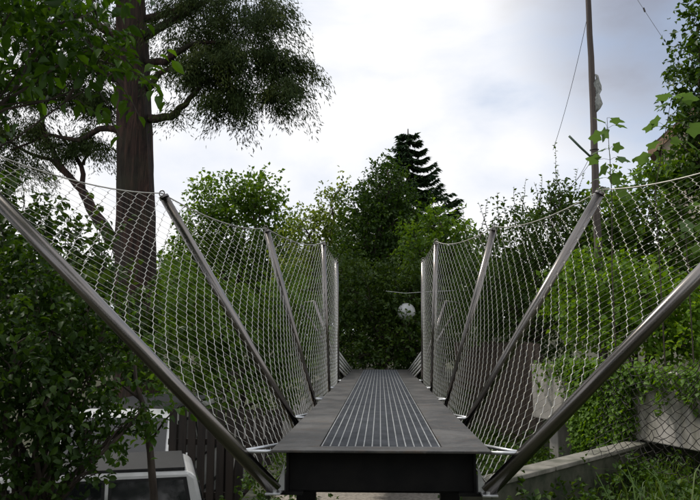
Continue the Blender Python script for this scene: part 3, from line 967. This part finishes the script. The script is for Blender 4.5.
# --- bright bush over the concrete wall
tree('bush', 'bright green soft mounded bush spilling over the concrete wall', gp(625, 345, 10.7), [L(572, 288, 26, 26, 10.9, .6), L(606, 282, 30, 28, 10.7, .7), L(640, 300, 34, 34, 10.4, .7), L(590, 318, 36, 26, 10.7, .6), L(678, 318, 32, 34, 10.1, .6), L(635, 335, 40, 24, 10.1, .4), L(715, 320, 34, 44, 9.8, .7), L(685, 345, 26, 18, 9.7, .35)],
     fol(40, 0.085, wid=0.38, per=9, twig=0.22, gap=-1.0, droop=0.4), 'leaf_bright', 0.05, cat='bush', seed=91, crown_name='foliage')
tree('shrub', 'mixed mid green shrub under the wooden mast', gp(640, 345, 12.4), [L(612, 222, 28, 28, 12.4, .8), L(650, 208, 34, 36, 12.4, .8), L(690, 205, 34, 46, 12.2, .8), L(680, 172, 22, 20, 12.2, .6), L(625, 255, 40, 30, 12.4, .8), L(672, 262, 40, 34, 12.2, .8), L(715, 275, 36, 44, 12.0, .8), L(590, 250, 20, 26, 12.5, .6)],
     fol(26, 0.11, wid=0.38, per=9, twig=0.3, gap=-0.8), 'leaf_maple', 0.05, cat='shrub', seed=101, crown_name='foliage')
tree('dark_tree', 'dark dense tree rising above the net beside the house', gp(720, 345, 11.6), [L(703, 28, 18, 28, 11.6), L(700, 70, 24, 30, 11.6), L(715, 105, 36, 36, 11.6), L(690, 118, 20, 20, 11.6), L(705, 150, 34, 30, 11.6), L(740, 60, 40, 60, 11.6), L(735, -30, 40, 60, 11.6), L(740, 160, 40, 60, 11.6)],
     fol(28, 0.11, wid=0.34, per=9, twig=0.28, gap=-0.8, tb=0.35), 'leaf_dark', 0.09, seed=111)

# --- shrubs on the left
tree('shrub', 'dark broadleaf shrub filling the bank left of the leaning post', gp(10, 420, 6.4), [L(10, 300, 45, 50, 6.6), L(50, 330, 45, 45, 6.6), L(10, 380, 55, 50, 6.4), L(70, 385, 42, 36, 6.6), L(20, 450, 55, 40, 6.3), L(-60, 350, 60, 120, 6.5), L(100, 350, 30, 28, 6.9), L(55, 430, 24, 22, 6.4), L(100, 420, 16, 14, 6.7), L(122, 428, 12, 9, 6.9), L(35, 275, 34, 26, 7.0), L(88, 312, 26, 24, 7.1), L(45, 405, 34, 30, 6.1), L(15, 345, 40, 34, 6.0), L(98, 446, 14, 12, 6.8), L(140, 412, 8, 7, 6.9), L(-10, 500, 70, 40, 6.2), L(80, 475, 22, 22, 6.5)],
     fol(52, 0.080, wid=0.33, per=8, twig=0.22, gap=-0.6, rich=True, tb=0.22), 'leaf_dark', 0.06, cat='shrub', seed=121, crown_name='foliage')
tree('shrub', 'tall leafy shrub below the bare limbs of the conifer', gp(50, 345, 8.4), [L(22, 215, 28, 30, 8.4, .6), L(60, 250, 34, 28, 8.4, .6), L(20, 260, 36, 34, 8.4, .6), L(98, 285, 30, 28, 8.4, .6), L(60, 300, 40, 36, 8.4, .6), L(125, 315, 28, 30, 8.5, .6), L(100, 345, 36, 36, 8.5, .6), L(-30, 240, 40, 60, 8.4, .6), L(150, 355, 30, 34, 8.6, .6), L(105, 235, 14, 14, 8.5, .35)],
     fol(26, 0.105, wid=0.34, per=8, twig=0.26, gap=-0.45, rich=True, tb=0.35), 'leaf_hedge', 0.05, cat='shrub', seed=131, crown_name='foliage')
tree('shrub', 'green shrub showing through the net behind the slat fence', gp(240, 360, 13.4), [L(180, 300, 30, 36, 13.4, .9), L(215, 318, 34, 36, 13.4, .9), L(255, 330, 36, 40, 13.4, .9), L(290, 315, 30, 44, 13.6, .9), L(190, 360, 34, 36, 13.2, .8), L(240, 385, 40, 34, 13.2, .8), L(300, 370, 30, 34, 13.8, .8)],
     fol(24, 0.11, wid=0.36, per=9, twig=0.32, gap=-0.75), 'leaf_maple', 0.06, cat='shrub', seed=141, crown_name='foliage')

# --- unseen hedge added behind the camera to darken reflections in the metal
tree('hedge', 'tall unseen hedge added behind the camera to darken the metal', (0.5, -5.5, gz(0.5, -5.5)), [((x, -5.5 + 0.3 * math.sin(x * 2.1), z), (1.5, 1.0, 1.3)) for x in (-7, -4.8, -2.6, -0.4, 1.8, 4, 6.2) for z in (0.0, 2.0, 3.9)],
     fol(9, 0.17, wid=0.36, per=8, twig=0.4, gap=-0.9, tb=0.4), 'leaf_dark', 0.1, cat='hedge', seed=181, crown_name='foliage', twigs=3)

# slim sapling in front of the parked van
sb = at(152, 500, 7.4)
sap = empty('sapling', (sb.x, sb.y, gz(sb.x, sb.y)), 'slim sapling stem standing in front of the parked van', 'sapling')
mb = MB(); mb.tube([Vector(sap.location) - Vector((0, 0, .15)), at(154, 500, 7.4), at(150, 450, 7.4), at(143, 405, 7.4), at(136, 385, 7.4), at(133, 340, 7.4)], [0.05, 0.042, 0.036, 0.03, 0.022, 0.008], 9)
mb.tube([at(148, 445, 7.4), at(165, 420, 7.4), at(180, 405, 7.3)], [0.014, 0.01, 0.004], 6)
mb.tube([at(141, 400, 7.4), at(118, 382, 7.4), at(95, 380, 7.3)], [0.014, 0.01, 0.004], 6)
mb.build('stem', 'bark_brown', sap, True)
crown('foliage', foliage([L(172, 412, 16, 12, 7.3), L(112, 412, 20, 12, 7.3), L(150, 428, 12, 9, 7.3), L(96, 452, 16, 12, 7.3), L(132, 448, 10, 8, 7.3), L(135, 345, 26, 22, 7.4), L(112, 380, 22, 14, 7.3), L(160, 380, 20, 18, 7.4), L(120, 440, 16, 12, 7.4)], 22, 0.09, 0.34, 7, 0.22, 0.4, 151, -0.2, rich=True), 'leaf_cherry', sap)

# --- far wood behind everything
arr = foliage([L(px, 300 + 8 * math.sin(px), 40, 36, 38 + 5 * math.sin(px * .7), 4) for px in range(-40, 780, 42)], 2.4, 0.36, 0.36, 9, 0.9, 0.2, 161, -0.8)
o = link('wood', fast_mesh('wood', *arr), 'leaf_dark'); tag(o, 'dark belt of woodland beyond the garden', 'wood', kind='stuff')

# ------------------------------------------------------------------ ivy on the concrete wall
iv = empty('ivy', ((A3 + B3) / 2 + Vector((0, 0, -0.6))), 'trailing ivy hanging over the middle of the concrete wall', 'ivy')
r = np.random.default_rng(33)
d3 = (B3 - A3); n3 = Vector((-d3.y, d3.x, 0)).normalized()
if n3.y > 0: n3 = -n3
P, D, N, T = [], [], [], []
vines = MB()
def proj_t(px):
    """position along the wall of a picture column"""
    best = min(range(201), key=lambda k: abs(px - (380 + F * ((A3 + d3 * (k / 200)).x) / ((A3 + d3 * (k / 200)).y))))
    return best / 200
for k in range(380):
    px = r.normal(602, 17) if k < 270 else r.uniform(560, 720)
    t = min(0.99, max(0.0, proj_t(px)))
    z0 = 0.24 + 0.1 * r.normal() * 0.5
    ln = (r.uniform(0.5, 1.15) if 574 < px < 632 else abs(r.normal(0.0, 0.16)) + 0.05)
    off = r.uniform(0.10, 0.22)
    p = A3 + d3 * t + n3 * off; 
    path = []
    m = max(3, int(ln / 0.026))
    ph = r.uniform(0, 6.28)
    for j in range(m + 1):
        q = p + d3.normalized() * (0.05 * math.sin(ph + j * 0.25)) + Vector((0, 0, z0 - ln * j / m))
        path.append(q)
        for w in range(2):
            P.append((q.x + r.normal() * .03, q.y + r.normal() * .03, q.z + r.normal() * .02))
            D.append((r.normal() * .6 + n3.x * .4, r.normal() * .6 + n3.y * .4, -0.7 + r.normal() * .4))
            N.append((n3.x + r.normal() * .5, n3.y + r.normal() * .5, 0.7 + r.normal() * .4)); T.append(min(1, max(0, r.normal(0.35, 0.22))))
    vines.tube(path[::3] if len(path) > 6 else path, 0.003, 3, cap=False)
s_ = r.uniform(0.035, 0.075, len(P))
crown('foliage', leaf_arrays(np.array(P), np.array(D), np.array(N), s_, s_ * 0.45, np.array(T)), 'leaf_bright', iv)
vines.build('vines', 'bark_brown', iv)

# ------------------------------------------------------------------ palmate-leaved saplings by the mast
def palmate():
    vs, fs = [(0, 0, 0)], []
    pts = []
    for k, (an, rr_) in enumerate([(-155, .34), (-125, .56), (-95, .50), (-80, .62), (-62, .86), (-42, .66), (-28, .64), (-14, .86), (0, 1.06), (14, .86), (28, .64), (42, .66), (62, .86), (80, .62), (95, .50), (125, .56), (155, .34)]):
        pts.append((0.12 + rr_ * 0.8 * math.cos(R(an)), rr_ * 0.8 * math.sin(R(an)), -0.10 * rr_ ** 2 + (0.05 if rr_ < .5 else 0)))
    vs += pts
    fs = [(0, k, k + 1) for k in range(1, len(pts))]
    return fast_mesh('leaf', np.array(vs), np.array(fs), np.full(len(vs), 0.5))
pal = palmate(); pal.materials.append(M['leaf_sapling'])
def palm_plant(label, stem_px, leaves_px, d, size):
    b = at(*stem_px[0], d)
    z = gz(b.x, b.y)
    root = empty('maple_sapling', (b.x, b.y, z), label, 'sapling')
    mb = MB(); pts = [Vector((b.x, b.y, z - 0.1))] + [at(*p, d) for p in stem_px]
    mb.tube(pts, taper(0.011, 0.003, len(pts) - 1), 6)
    for k, (px, py, ang) in enumerate(leaves_px):
        q = at(px, py, d + random.uniform(-0.1, 0.1))
        st = min((a.lerp(b_, t) for a, b_ in zip(pts[:-1], pts[1:]) for t in (0, .25, .5, .75, 1)), key=lambda v: (v - q).length)
        mb.tube([st, st.lerp(q, .5) + Vector((0, 0, .02)), q], 0.0025, 4, cap=False)
        o = bpy.data.objects.new('leaf', pal); COL.objects.link(o); o.parent = root
        o.location = q - Vector(root.location)
        dirv = Vector((math.cos(R(ang)), random.uniform(-.5, .2), math.sin(R(ang))))
        o.rotation_euler = (dirv.to_track_quat('X', 'Z').to_matrix() @ Matrix.Rotation(random.uniform(-.9, .9), 3, 'X')).to_euler()
        o.scale = [size * random.uniform(0.75, 1.2)] * 3
    mb.build('stem', 'bark_brown', root)
palm_plant('bright maple sapling rising beside the wooden mast', [(612, 270), (612, 200), (610, 160), (607, 118)],
           [(604, 122, 150), (612, 120, -10), (618, 125, -15), (606, 130, -110), (600, 136, 190), (602, 150, 200), (609, 148, -80), (614, 147, -10), (598, 160, 170), (606, 166, 230), (618, 158, -20), (601, 178, 190), (612, 176, -40), (622, 176, -5), (606, 188, 200), (618, 190, -30)], 9.7, 0.165)
palm_plant('bright maple sapling in front of the house gable', [(660, 270), (655, 190), (664, 140), (672, 95)],
           [(668, 98, 170), (676, 96, 10), (684, 98, -10), (664, 104, 210), (658, 122, 185), (652, 127, 190), (668, 122, 0), (678, 112, -20), (656, 145, 180), (648, 158, 180), (672, 140, -20), (640, 172, 190), (664, 160, -30), (690, 128, -20), (688, 142, -40)], 9.4, 0.185)
palm_plant('bright maple sapling leaning over the right net', [(690, 300), (686, 240), (680, 205)],
           [(676, 208, 180), (690, 205, 10), (684, 222, -60), (670, 222, 200), (698, 225, -20), (676, 240, 210), (694, 246, -30), (664, 236, 190)], 9.2, 0.19)

# ------------------------------------------------------------------ wooden mast with stick, rag and guy wires
MD = 10.6
mb_ = at(598, 270, MD)
ms = empty('wooden_mast', (mb_.x, mb_.y, gz(mb_.x, mb_.y)), 'tall weathered wooden mast with a slanting stick, standing behind the right net', 'mast')
mb = MB(); pts = [Vector((mb_.x + .03, MD, ms.location.z - .3)), at(599, 270, MD), at(595, 170, MD), at(592, 80, MD), at(588, -10, MD), at(586, -60, MD)]
pp = []
for a, b in zip(pts[:-1], pts[1:]):
    for k in range(4): pp.append(a.lerp(b, k / 4) + Vector((random.uniform(-.006, .006), random.uniform(-.006, .006), 0)))
pp.append(pts[-1])
mb.tube(pp, taper(0.066, 0.036, len(pp) - 1), 10); mb.build('pole', 'pole_wood', ms, True)
mb = MB(); mb.tube([at(569, 136, MD - .05), at(580, 147, MD - .06), at(593, 159, MD - .06)], [0.018, 0.018, 0.016], 8); mb.build('stick', 'green_paint', ms, True)
mb = MB(); mb.torus(at(594.5, 156, MD), (0, 0, 1), 0.062, 0.008); mb.torus(at(594.3, 150, MD), (0, 0, 1), 0.062, 0.006); mb.build('binding', 'dark_wire', ms, True)
mb = MB()                                                      # torn grey rag tied to the mast
rag = []
for j in range(9):
    for i in range(4):
        p = at(594.5 + i * 2.1 * (1 if j not in (0, 8) else .4) + 1.5 * math.sin(j * 1.9 + i), 74 + j * 4.6 + i * 0.8, MD - 0.03 - 0.03 * math.sin(i * 1.4 + j))
        rag.append(p)
mb.add(rag, [(j * 4 + i, j * 4 + i + 1, j * 4 + i + 5, j * 4 + i + 4) for j in range(8) for i in range(3)])
o = mb.build('rag', 'grey_rag', ms, True); sm = o.modifiers.new('thick', 'SOLIDIFY'); sm.thickness = 0.012
for (a, b) in (((588, 14, MD), (553, 150, 12.4)), ((593, 150, MD), (560, 195, 12.2)), ((594, 157, MD), (548, 200, 12.2))):
    A_, B_ = at(*a), at(*b)
    mb = MB(); mb.tube([A_.lerp(B_, k / 8) - Vector((0, 0, .12 * 4 * (k / 8) * (1 - k / 8))) for k in range(9)], 0.004, 4); mb.build('guy_wire', 'dark_wire', ms)
# overhead cable at the upper right: from house to far mast top
cb = empty('overhead_cable', at(685, 65, 14), 'thin overhead cable sloping down towards the dark tree', 'cable')
mb = MB(); A_, B_ = at(600, -60, 16), at(720, 120, 13.4)
mb.tube([A_.lerp(B_, k / 8) - Vector((0, 0, .1 * 4 * (k / 8) * (1 - k / 8))) for k in range(9)], 0.0045, 4); mb.build('strand', 'dark_wire', cb)
mb = MB(); mb.tube([at(643.5, 8, 15.2), at(645, 12, 15.2)], 0.02, 6); mb.build('insulator', 'dark_wire', cb)

# ------------------------------------------------------------------ house at the right
HY = 24.0
e = at(648, 152, HY)
hx0, hx1 = e.x + 0.45, e.x + 9.2
hz = gz(hx0 + 4, HY + 3)
hs = empty('house', (e.x, HY, hz), 'cream rendered gable house mostly hidden behind the leaves', 'house')
mx = (hx0 + hx1) / 2; slope = 0.82
ez = e.z + 0.45 * slope
mb = MB()
q = [(hx0, ez - 0.1), (hx0, hz - .4), (hx1, hz - .4), (hx1, ez - 0.1), (mx, ez - 0.1 + (mx - hx0) * slope)]
mb.add([(x, HY + .4, z) for x, z in q] + [(x, HY + 9, z) for x, z in q], [(0, 1, 2, 3, 4), (9, 8, 7, 6, 5)] + [(i, (i + 5), (i + 1) % 5 + 5, (i + 1) % 5) for i in range(5)])
mb.build('wall', 'plaster', hs)
for s_, xe in ((-1, e.x), (1, 2 * mx - e.x)):
    mb = MB()
    rz = e.z + (mx - e.x) * slope
    mb.add([(xe, HY, e.z), (mx, HY, rz), (mx, HY, rz + .18), (xe, HY, e.z + .14), (xe, HY + 9.4, e.z), (mx, HY + 9.4, rz), (mx, HY + 9.4, rz + .18), (xe, HY + 9.4, e.z + .14)],
           [(0, 1, 2, 3), (7, 6, 5, 4), (0, 4, 5, 1), (3, 2, 6, 7), (0, 3, 7, 4)])
    ro = mb.build('roof', 'roof_tile', hs)
    mb = MB()
    mb.add([(xe, HY - .03, e.z - .2), (mx, HY - .03, rz - .2), (mx, HY - .03, rz + .05), (xe, HY - .03, e.z + .05), (xe, HY - .003, e.z - .2), (mx, HY - .003, rz - .2), (mx, HY - .003, rz + .05), (xe, HY - .003, e.z + .05)], BOXF[:0] + [(0, 1, 2, 3), (7, 6, 5, 4), (0, 4, 5, 1), (3, 2, 6, 7), (0, 3, 7, 4), (1, 5, 6, 2)])
    mb.build('bargeboard', 'bargeboard', ro)
for k in range(3):
    for zz in (hz + 1.0, hz + 3.9):
        xx = hx0 + 1.2 + k * 2.7
        mb = MB(); mb.box((xx, HY + .36, zz), (xx + 1.1, HY + .398, zz + 1.4)); w_ = mb.build('window', 'white_paint', hs)
        mb = MB(); mb.box((xx + .08, HY + .352, zz + .08), (xx + 1.02, HY + .359, zz + 1.32)); mb.build('pane', 'car_glass', w_)
hs.rotation_euler = (0, 0, -R(25))
mb = MB(); mb.box((mx - 1.9, HY + 3.5, ez + 1.2), (mx - 1.3, HY + 4.1, e.z + (mx - e.x) * slope + .7)); mb.build('chimney', 'roof_tile', hs)

# ------------------------------------------------------------------ white globe lamp by the hedge, wire beside it
gc = at(406.5, 312, 15.18)
gl = empty('globe_lamp', (gc.x, gc.y, gz(gc.x, gc.y)), 'white glossy globe lamp half hidden in the dark hedge', 'lamp')
bm = bmesh.new(); bmesh.ops.create_uvsphere(bm, u_segments=32, v_segments=20, radius=0.19, matrix=Matrix.Translation(gc))
me = bpy.data.meshes.new('globe'); bm.to_mesh(me); bm.free()
for p in me.polygons: p.use_smooth = True
link('globe', me, 'globe_white', gl)
mb = MB(); mb.tube([(gc.x, gc.y, gl.location.z - .1), (gc.x, gc.y, gc.z - .16)], 0.03, 12); mb.build('post', 'black_steel', gl, True)
mb = MB(); mb.tube([(gc.x, gc.y, gc.z - .21), (gc.x, gc.y, gc.z - .15)], [0.05, 0.075], 16); mb.build('collar', 'black_steel', gl, True)
hw = empty('line_wire', at(405, 293, 13.6), 'pale taut line strung across the hedge above the globe lamp', 'wire')
mb = MB(); mb.tube([at(386, 291, 14.9), at(405, 293.2, 14.6), at(430, 291.5, 14.3), at(470, 290, 13.6)], 0.0045, 6); mb.build('strand', 'tag_white', hw)

# ------------------------------------------------------------------ vans
def make_van(name, label, loc, rot, size=1.0):
    """white van, nose towards local +X, wheels on z = 0, built round the origin then placed"""
    Ln, HWd = 4.5, 0.86
    prof = [(-2.22, 0.42), (-2.27, 0.85), (-2.20, 1.12), (-2.02, 1.86), (-1.92, 1.93), (0.95, 1.96), (1.12, 1.90), (1.72, 1.18), (2.16, 1.02), (2.25, 0.80), (2.25, 0.42)]
    def half(z):
        return HWd if z < 1.1 else HWd - 0.13 * (z - 1.1) / 0.86
    root = empty(name, (0, 0, 0), label, 'van')
    mb = MB(); k = len(prof)
    mb.add([(x, -half(z), z) for x, z in prof] + [(x, half(z), z) for x, z in prof], [tuple(range(k))[::-1], tuple(range(k, 2 * k))] + [(i, (i + 1) % k, (i + 1) % k + k, i + k) for i in range(k)])
    body = mb.build('body', 'white_paint', root, bevel=0.045)
    m_ = MB(); m_.box((-1.88, -0.705, 1.925), (0.95, 0.705, 1.972)); m_.build('added_roof_sheet', 'rubber', root, bevel=0.01)  # dark sheet added over the white roof, leaving a thin white edge
    for p in body.data.polygons: p.use_smooth = False
    def side_pane(pts, s, nm, mat, off):
        m_ = MB()
        a = [(x, s * (half(z) + off), z) for x, z in pts]; b = [(x, s * (half(z) - .01), z) for x, z in pts]
        n_ = len(pts)
        m_.add(a + b, [tuple(range(n_)) if s > 0 else tuple(range(n_))[::-1]] + [(i, (i + 1) % n_, (i + 1) % n_ + n_, i + n_) for i in range(n_)])
        return m_.build(nm, mat, root)
    for s in (-1, 1):
        for (xa, xb, xc, xd) in ((-2.0, -1.02, -1.02, -1.86), (-0.90, 0.02, 0.02, -0.90)):
            fr = side_pane([(xa - .04, 1.14), (xb + .04, 1.14), (xc + .04, 1.86), (xd - .04, 1.86)], s, 'window_seal', 'rubber', 0.004)
            g_ = side_pane([(xa, 1.18), (xb, 1.18), (xc, 1.83), (xd, 1.83)], s, 'side_window', 'car_glass', 0.008)
        side_pane([(0.12, 1.14), (1.50, 1.14), (1.00, 1.80), (0.12, 1.80)], s, 'window_seal', 'rubber', 0.004)
        side_pane([(0.16, 1.18), (1.42, 1.18), (0.97, 1.76), (0.16, 1.76)], s, 'side_window', 'car_glass', 0.008)
        side_pane([(-0.93, 0.55), (-0.925, 0.55), (-0.925, 1.85), (-0.93, 1.85)], s, 'door_gap', 'rubber', 0.002)
        side_pane([(0.065, 0.5), (0.07, 0.5), (0.07, 1.85), (0.065, 1.85)], s, 'door_gap', 'rubber', 0.002)
        side_pane([(-2.2, 0.62), (2.2, 0.62), (2.2, 0.68), (-2.2, 0.68)], s, 'rub_strip', 'dark_plastic', 0.012)
        side_pane([(0.2, 0.98), (0.36, 0.98), (0.36, 1.02), (0.2, 1.02)], s, 'door_handle', 'dark_plastic', 0.03)
        m_ = MB(); m_.box((1.22, s * (HWd + .02), 1.16), (1.34, s * (HWd + .17), 1.40)); m_.build('mirror', 'white_paint', root, bevel=0.03)
        m_ = MB(); m_.box((2.20, s * 0.50, 0.74), (2.262, s * 0.80, 0.92)); m_.build('headlight', 'clear_lens', root, bevel=0.02)
        m_ = MB(); m_.box((-2.285, s * 0.70, 0.80), (-2.22, s * 0.845, 1.12)); m_.build('tail_light', 'red_lens', root, bevel=0.01)
        for x in (-1.42, 1.42):
            m_ = MB(); m_.tube([(x, s * 0.66, 0.32), (x, s * 0.875, 0.32)], 0.32, 28); wh = m_.build('wheel', 'rubber', root, bevel=0.03)
            m_ = MB(); m_.tube([(x, s * 0.83, 0.32), (x, s * 0.885, 0.32)], [0.2, 0.19], 20); m_.build('rim', 'alloy', wh)
    def sheet(pts, nm, mat, th):
        m_ = MB(); p_ = [Vector(p) for p in pts]
        nn = (p_[1] - p_[0]).cross(p_[2] - p_[0]).normalized() * th
        m_.add([v + nn for v in p_] + [v - nn for v in p_], BOXF)
        m_.build(nm, mat, root, bevel=0.004)
    sheet([(1.66, -0.76, 1.26), (1.66, 0.76, 1.26), (1.165, 0.66, 1.85), (1.165, -0.66, 1.85)], 'windscreen', 'car_glass', 0.014)
    sheet([(-2.185, 0.72, 1.19), (-2.185, -0.72, 1.19), (-2.045, -0.64, 1.79), (-2.045, 0.64, 1.79)], 'rear_window', 'car_glass', 0.014)
    for x, s in ((2.23, 1), (-2.25, -1)):
        m_ = MB(); m_.box((x - .05, -0.87, 0.36), (x + .07, 0.87, 0.58)); m_.build('bumper', 'dark_plastic', root, bevel=0.03)
    m_ = MB(); m_.box((2.235, -0.44, 0.76), (2.258, 0.44, 0.90)); m_.build('grille', 'dark_plastic', root)
    m_ = MB(); m_.box((-2.31, -0.26, 0.66), (-2.262, 0.26, 0.78)); m_.build('number_plate', 'tag_white', root)
    root.location = loc; root.rotation_euler = (0, 0, rot); root.scale = (size,) * 3
    return root
v1 = at(195, 478, 8.95)
make_van('parked_van', 'white van with an added dark roof sheet, parked side-on in front of the slat fence', (v1.x - 2.19, 9.30, -2.985), math.pi + R(17))
v2 = at(157, 440, 10.9)
make_van('parked_van', 'taller white van parked nose-on behind the side-on van', (v2.x - 1.03, 10.95 + 2.7, -2.965), -math.pi / 2, 1.2)

# ------------------------------------------------------------------ sagging wire netting and plants on the near right bank
wf = empty('wire_netting', (2.2, 6.0, gz(2.2, 6.0)), 'sagging rusty wire netting in front of the low wall', 'netting')
c00, c10 = at(585, 452, 6.3), at(735, 500, 5.2)
c01, c11 = at(610, 352, 6.3), at(735, 330, 5.2)
nu, nv = 28, 24
r = np.random.default_rng(3)
P = {}
for j in range(nv + 1):
    for i in range(nu + 1):
        if (i + j) % 2 == 0:
            u, v = i / nu, j / nv
            p = c00.lerp(c10, u).lerp(c01.lerp(c11, u), v)
            p = p + Vector((0, 0, -0.16 * v * math.sin(math.pi * u) + 0.04 * math.sin(9 * u) * v)) + Vector(tuple(r.normal(size=3) * 0.009)) + Vector((0.05 * math.sin(5 * v + 3 * u), 0.07 * math.sin(4 * u + 2 * v), 0))
            P[i, j] = p
mb = MB()
for (i, j), p in P.items():
    for di in (-1, 1):
        if (i + di, j + 1) in P:
            q = P[i + di, j + 1]
            mb.tube([p, p.lerp(q, .5) + Vector((0, 0, -.004)), q], 0.0030, 3, cap=False)
tag(mb.build('mesh_wires', 'dark_wire', wf), kind='stuff')
for a, b in ((c10, c11),):
    m_ = MB(); m_.tube([Vector((a.x, a.y, gz(a.x, a.y) - .1)), b + Vector((0, 0, .02))], 0.012, 8); m_.build('stake', 'dark_wire', wf, True)

def grass(n_, region, hmin, hmax, seed, wid=0.006, lean=0.5):
    r = np.random.default_rng(seed)
    V, T, t = [], [], []
    for _ in range(n_):
        x, y = region(r)
        z = gz(x, y) - 0.02
        h = r.uniform(hmin, hmax); an = r.uniform(0, 6.28); ln = lean * h * r.uniform(0.2, 1.3)
        d = np.array([math.cos(an), math.sin(an), 0]); s = np.array([-d[1], d[0], 0]) * wid * r.uniform(.6, 1.4)
        b = np.array([x, y, z]); k = len(V)
        m1 = b + d * ln * .3 + [0, 0, h * .62]; m2 = b + d * ln * 0.75 + [0, 0, h * .93]; e_ = b + d * ln * 1.25 + [0, 0, h * (1.0 if ln < .5 * h else .88)]
        V += [b - s, b + s, m1 - s, m1 + s, m2 - s * .7, m2 + s * .7, e_]
        T += [(k, k + 1, k + 3), (k, k + 3, k + 2), (k + 2, k + 3, k + 5), (k + 2, k + 5, k + 4), (k + 4, k + 5, k + 6)]
        t += [min(1, max(0, r.normal(.45, .22)))] * 7
    return np.array(V), np.array(T), np.array(t)
def bank(r):
    while True:
        x, y = r.uniform(0.75, 5.0), r.uniform(3.6, 8.6)
        if y < 6.0 + (x - 0.75) * 1.139 - 0.15:
            return x, y
o = link('grass', fast_mesh('grass', *grass(3600, bank, 0.10, 0.36, 5)), 'grass'); tag(o, 'rough grass on the bank below the low wall', 'grass', kind='stuff')
# broad-leaved weeds
r = np.random.default_rng(8)
lob = []
for _ in range(230):
    x, y = bank(r); lob.append(((x, y, gz(x, y) + 0.10), (0.22, 0.22, 0.20)))
for k in range(26):                                    # against the low wall
    t = (k + .5) / 26; q = A2.lerp(B2, t); lob.append(((q.x + .16, q.y - .16, -1.0 + r.uniform(-.1, .12)), (0.16, 0.16, 0.26)))
for _ in range(120):                                   # between the bridge and the plank fence
    x, y = r.uniform(0.75, 2.6), r.uniform(7.4, 13.6)
    if y > 6.6 + (x - 0.75) * 1.139: lob.append(((x, y, gz(x, y) + 0.1), (0.24, 0.24, 0.22)))
for _ in range(60):                                    # along the top of the drop on the left
    x, y = r.uniform(-1.45, -0.75), r.uniform(5.4, 12.5); lob.append(((x, y, max(gz(x, y), -1.2) + 0.05), (0.2, 0.2, 0.16)))
o = link('ground_cover', fast_mesh('ground_cover', *foliage(lob, 26, 0.06, 0.36, 6, 0.14, 0.1, 171, -0.9)), 'leaf_dark'); tag(o, 'low leafy weeds covering the bank', 'weeds', kind='stuff')
# tufts of long arching grass
for (px, py, d, lab) in ((672, 500, 4.6, 'tall arching grass tuft in front of the wire netting'), (560, 498, 5.0, 'small pale grass tuft beside the leaning right post')):
    p = at(px, py, d)
    root = empty('grass_tuft', (p.x, p.y, gz(p.x, p.y)), lab, 'grass tuft')
    big = px > 600
    a = grass(60 if big else 40, lambda r, p=p: (p.x + r.normal() * .10, p.y + r.normal() * .10), 0.5 if big else 0.3, 1.0 if big else 0.62, 9, 0.006, 0.75)
    o = link('blades', fast_mesh('blades', *a), 'grass', root); tag(o, kind='stuff')
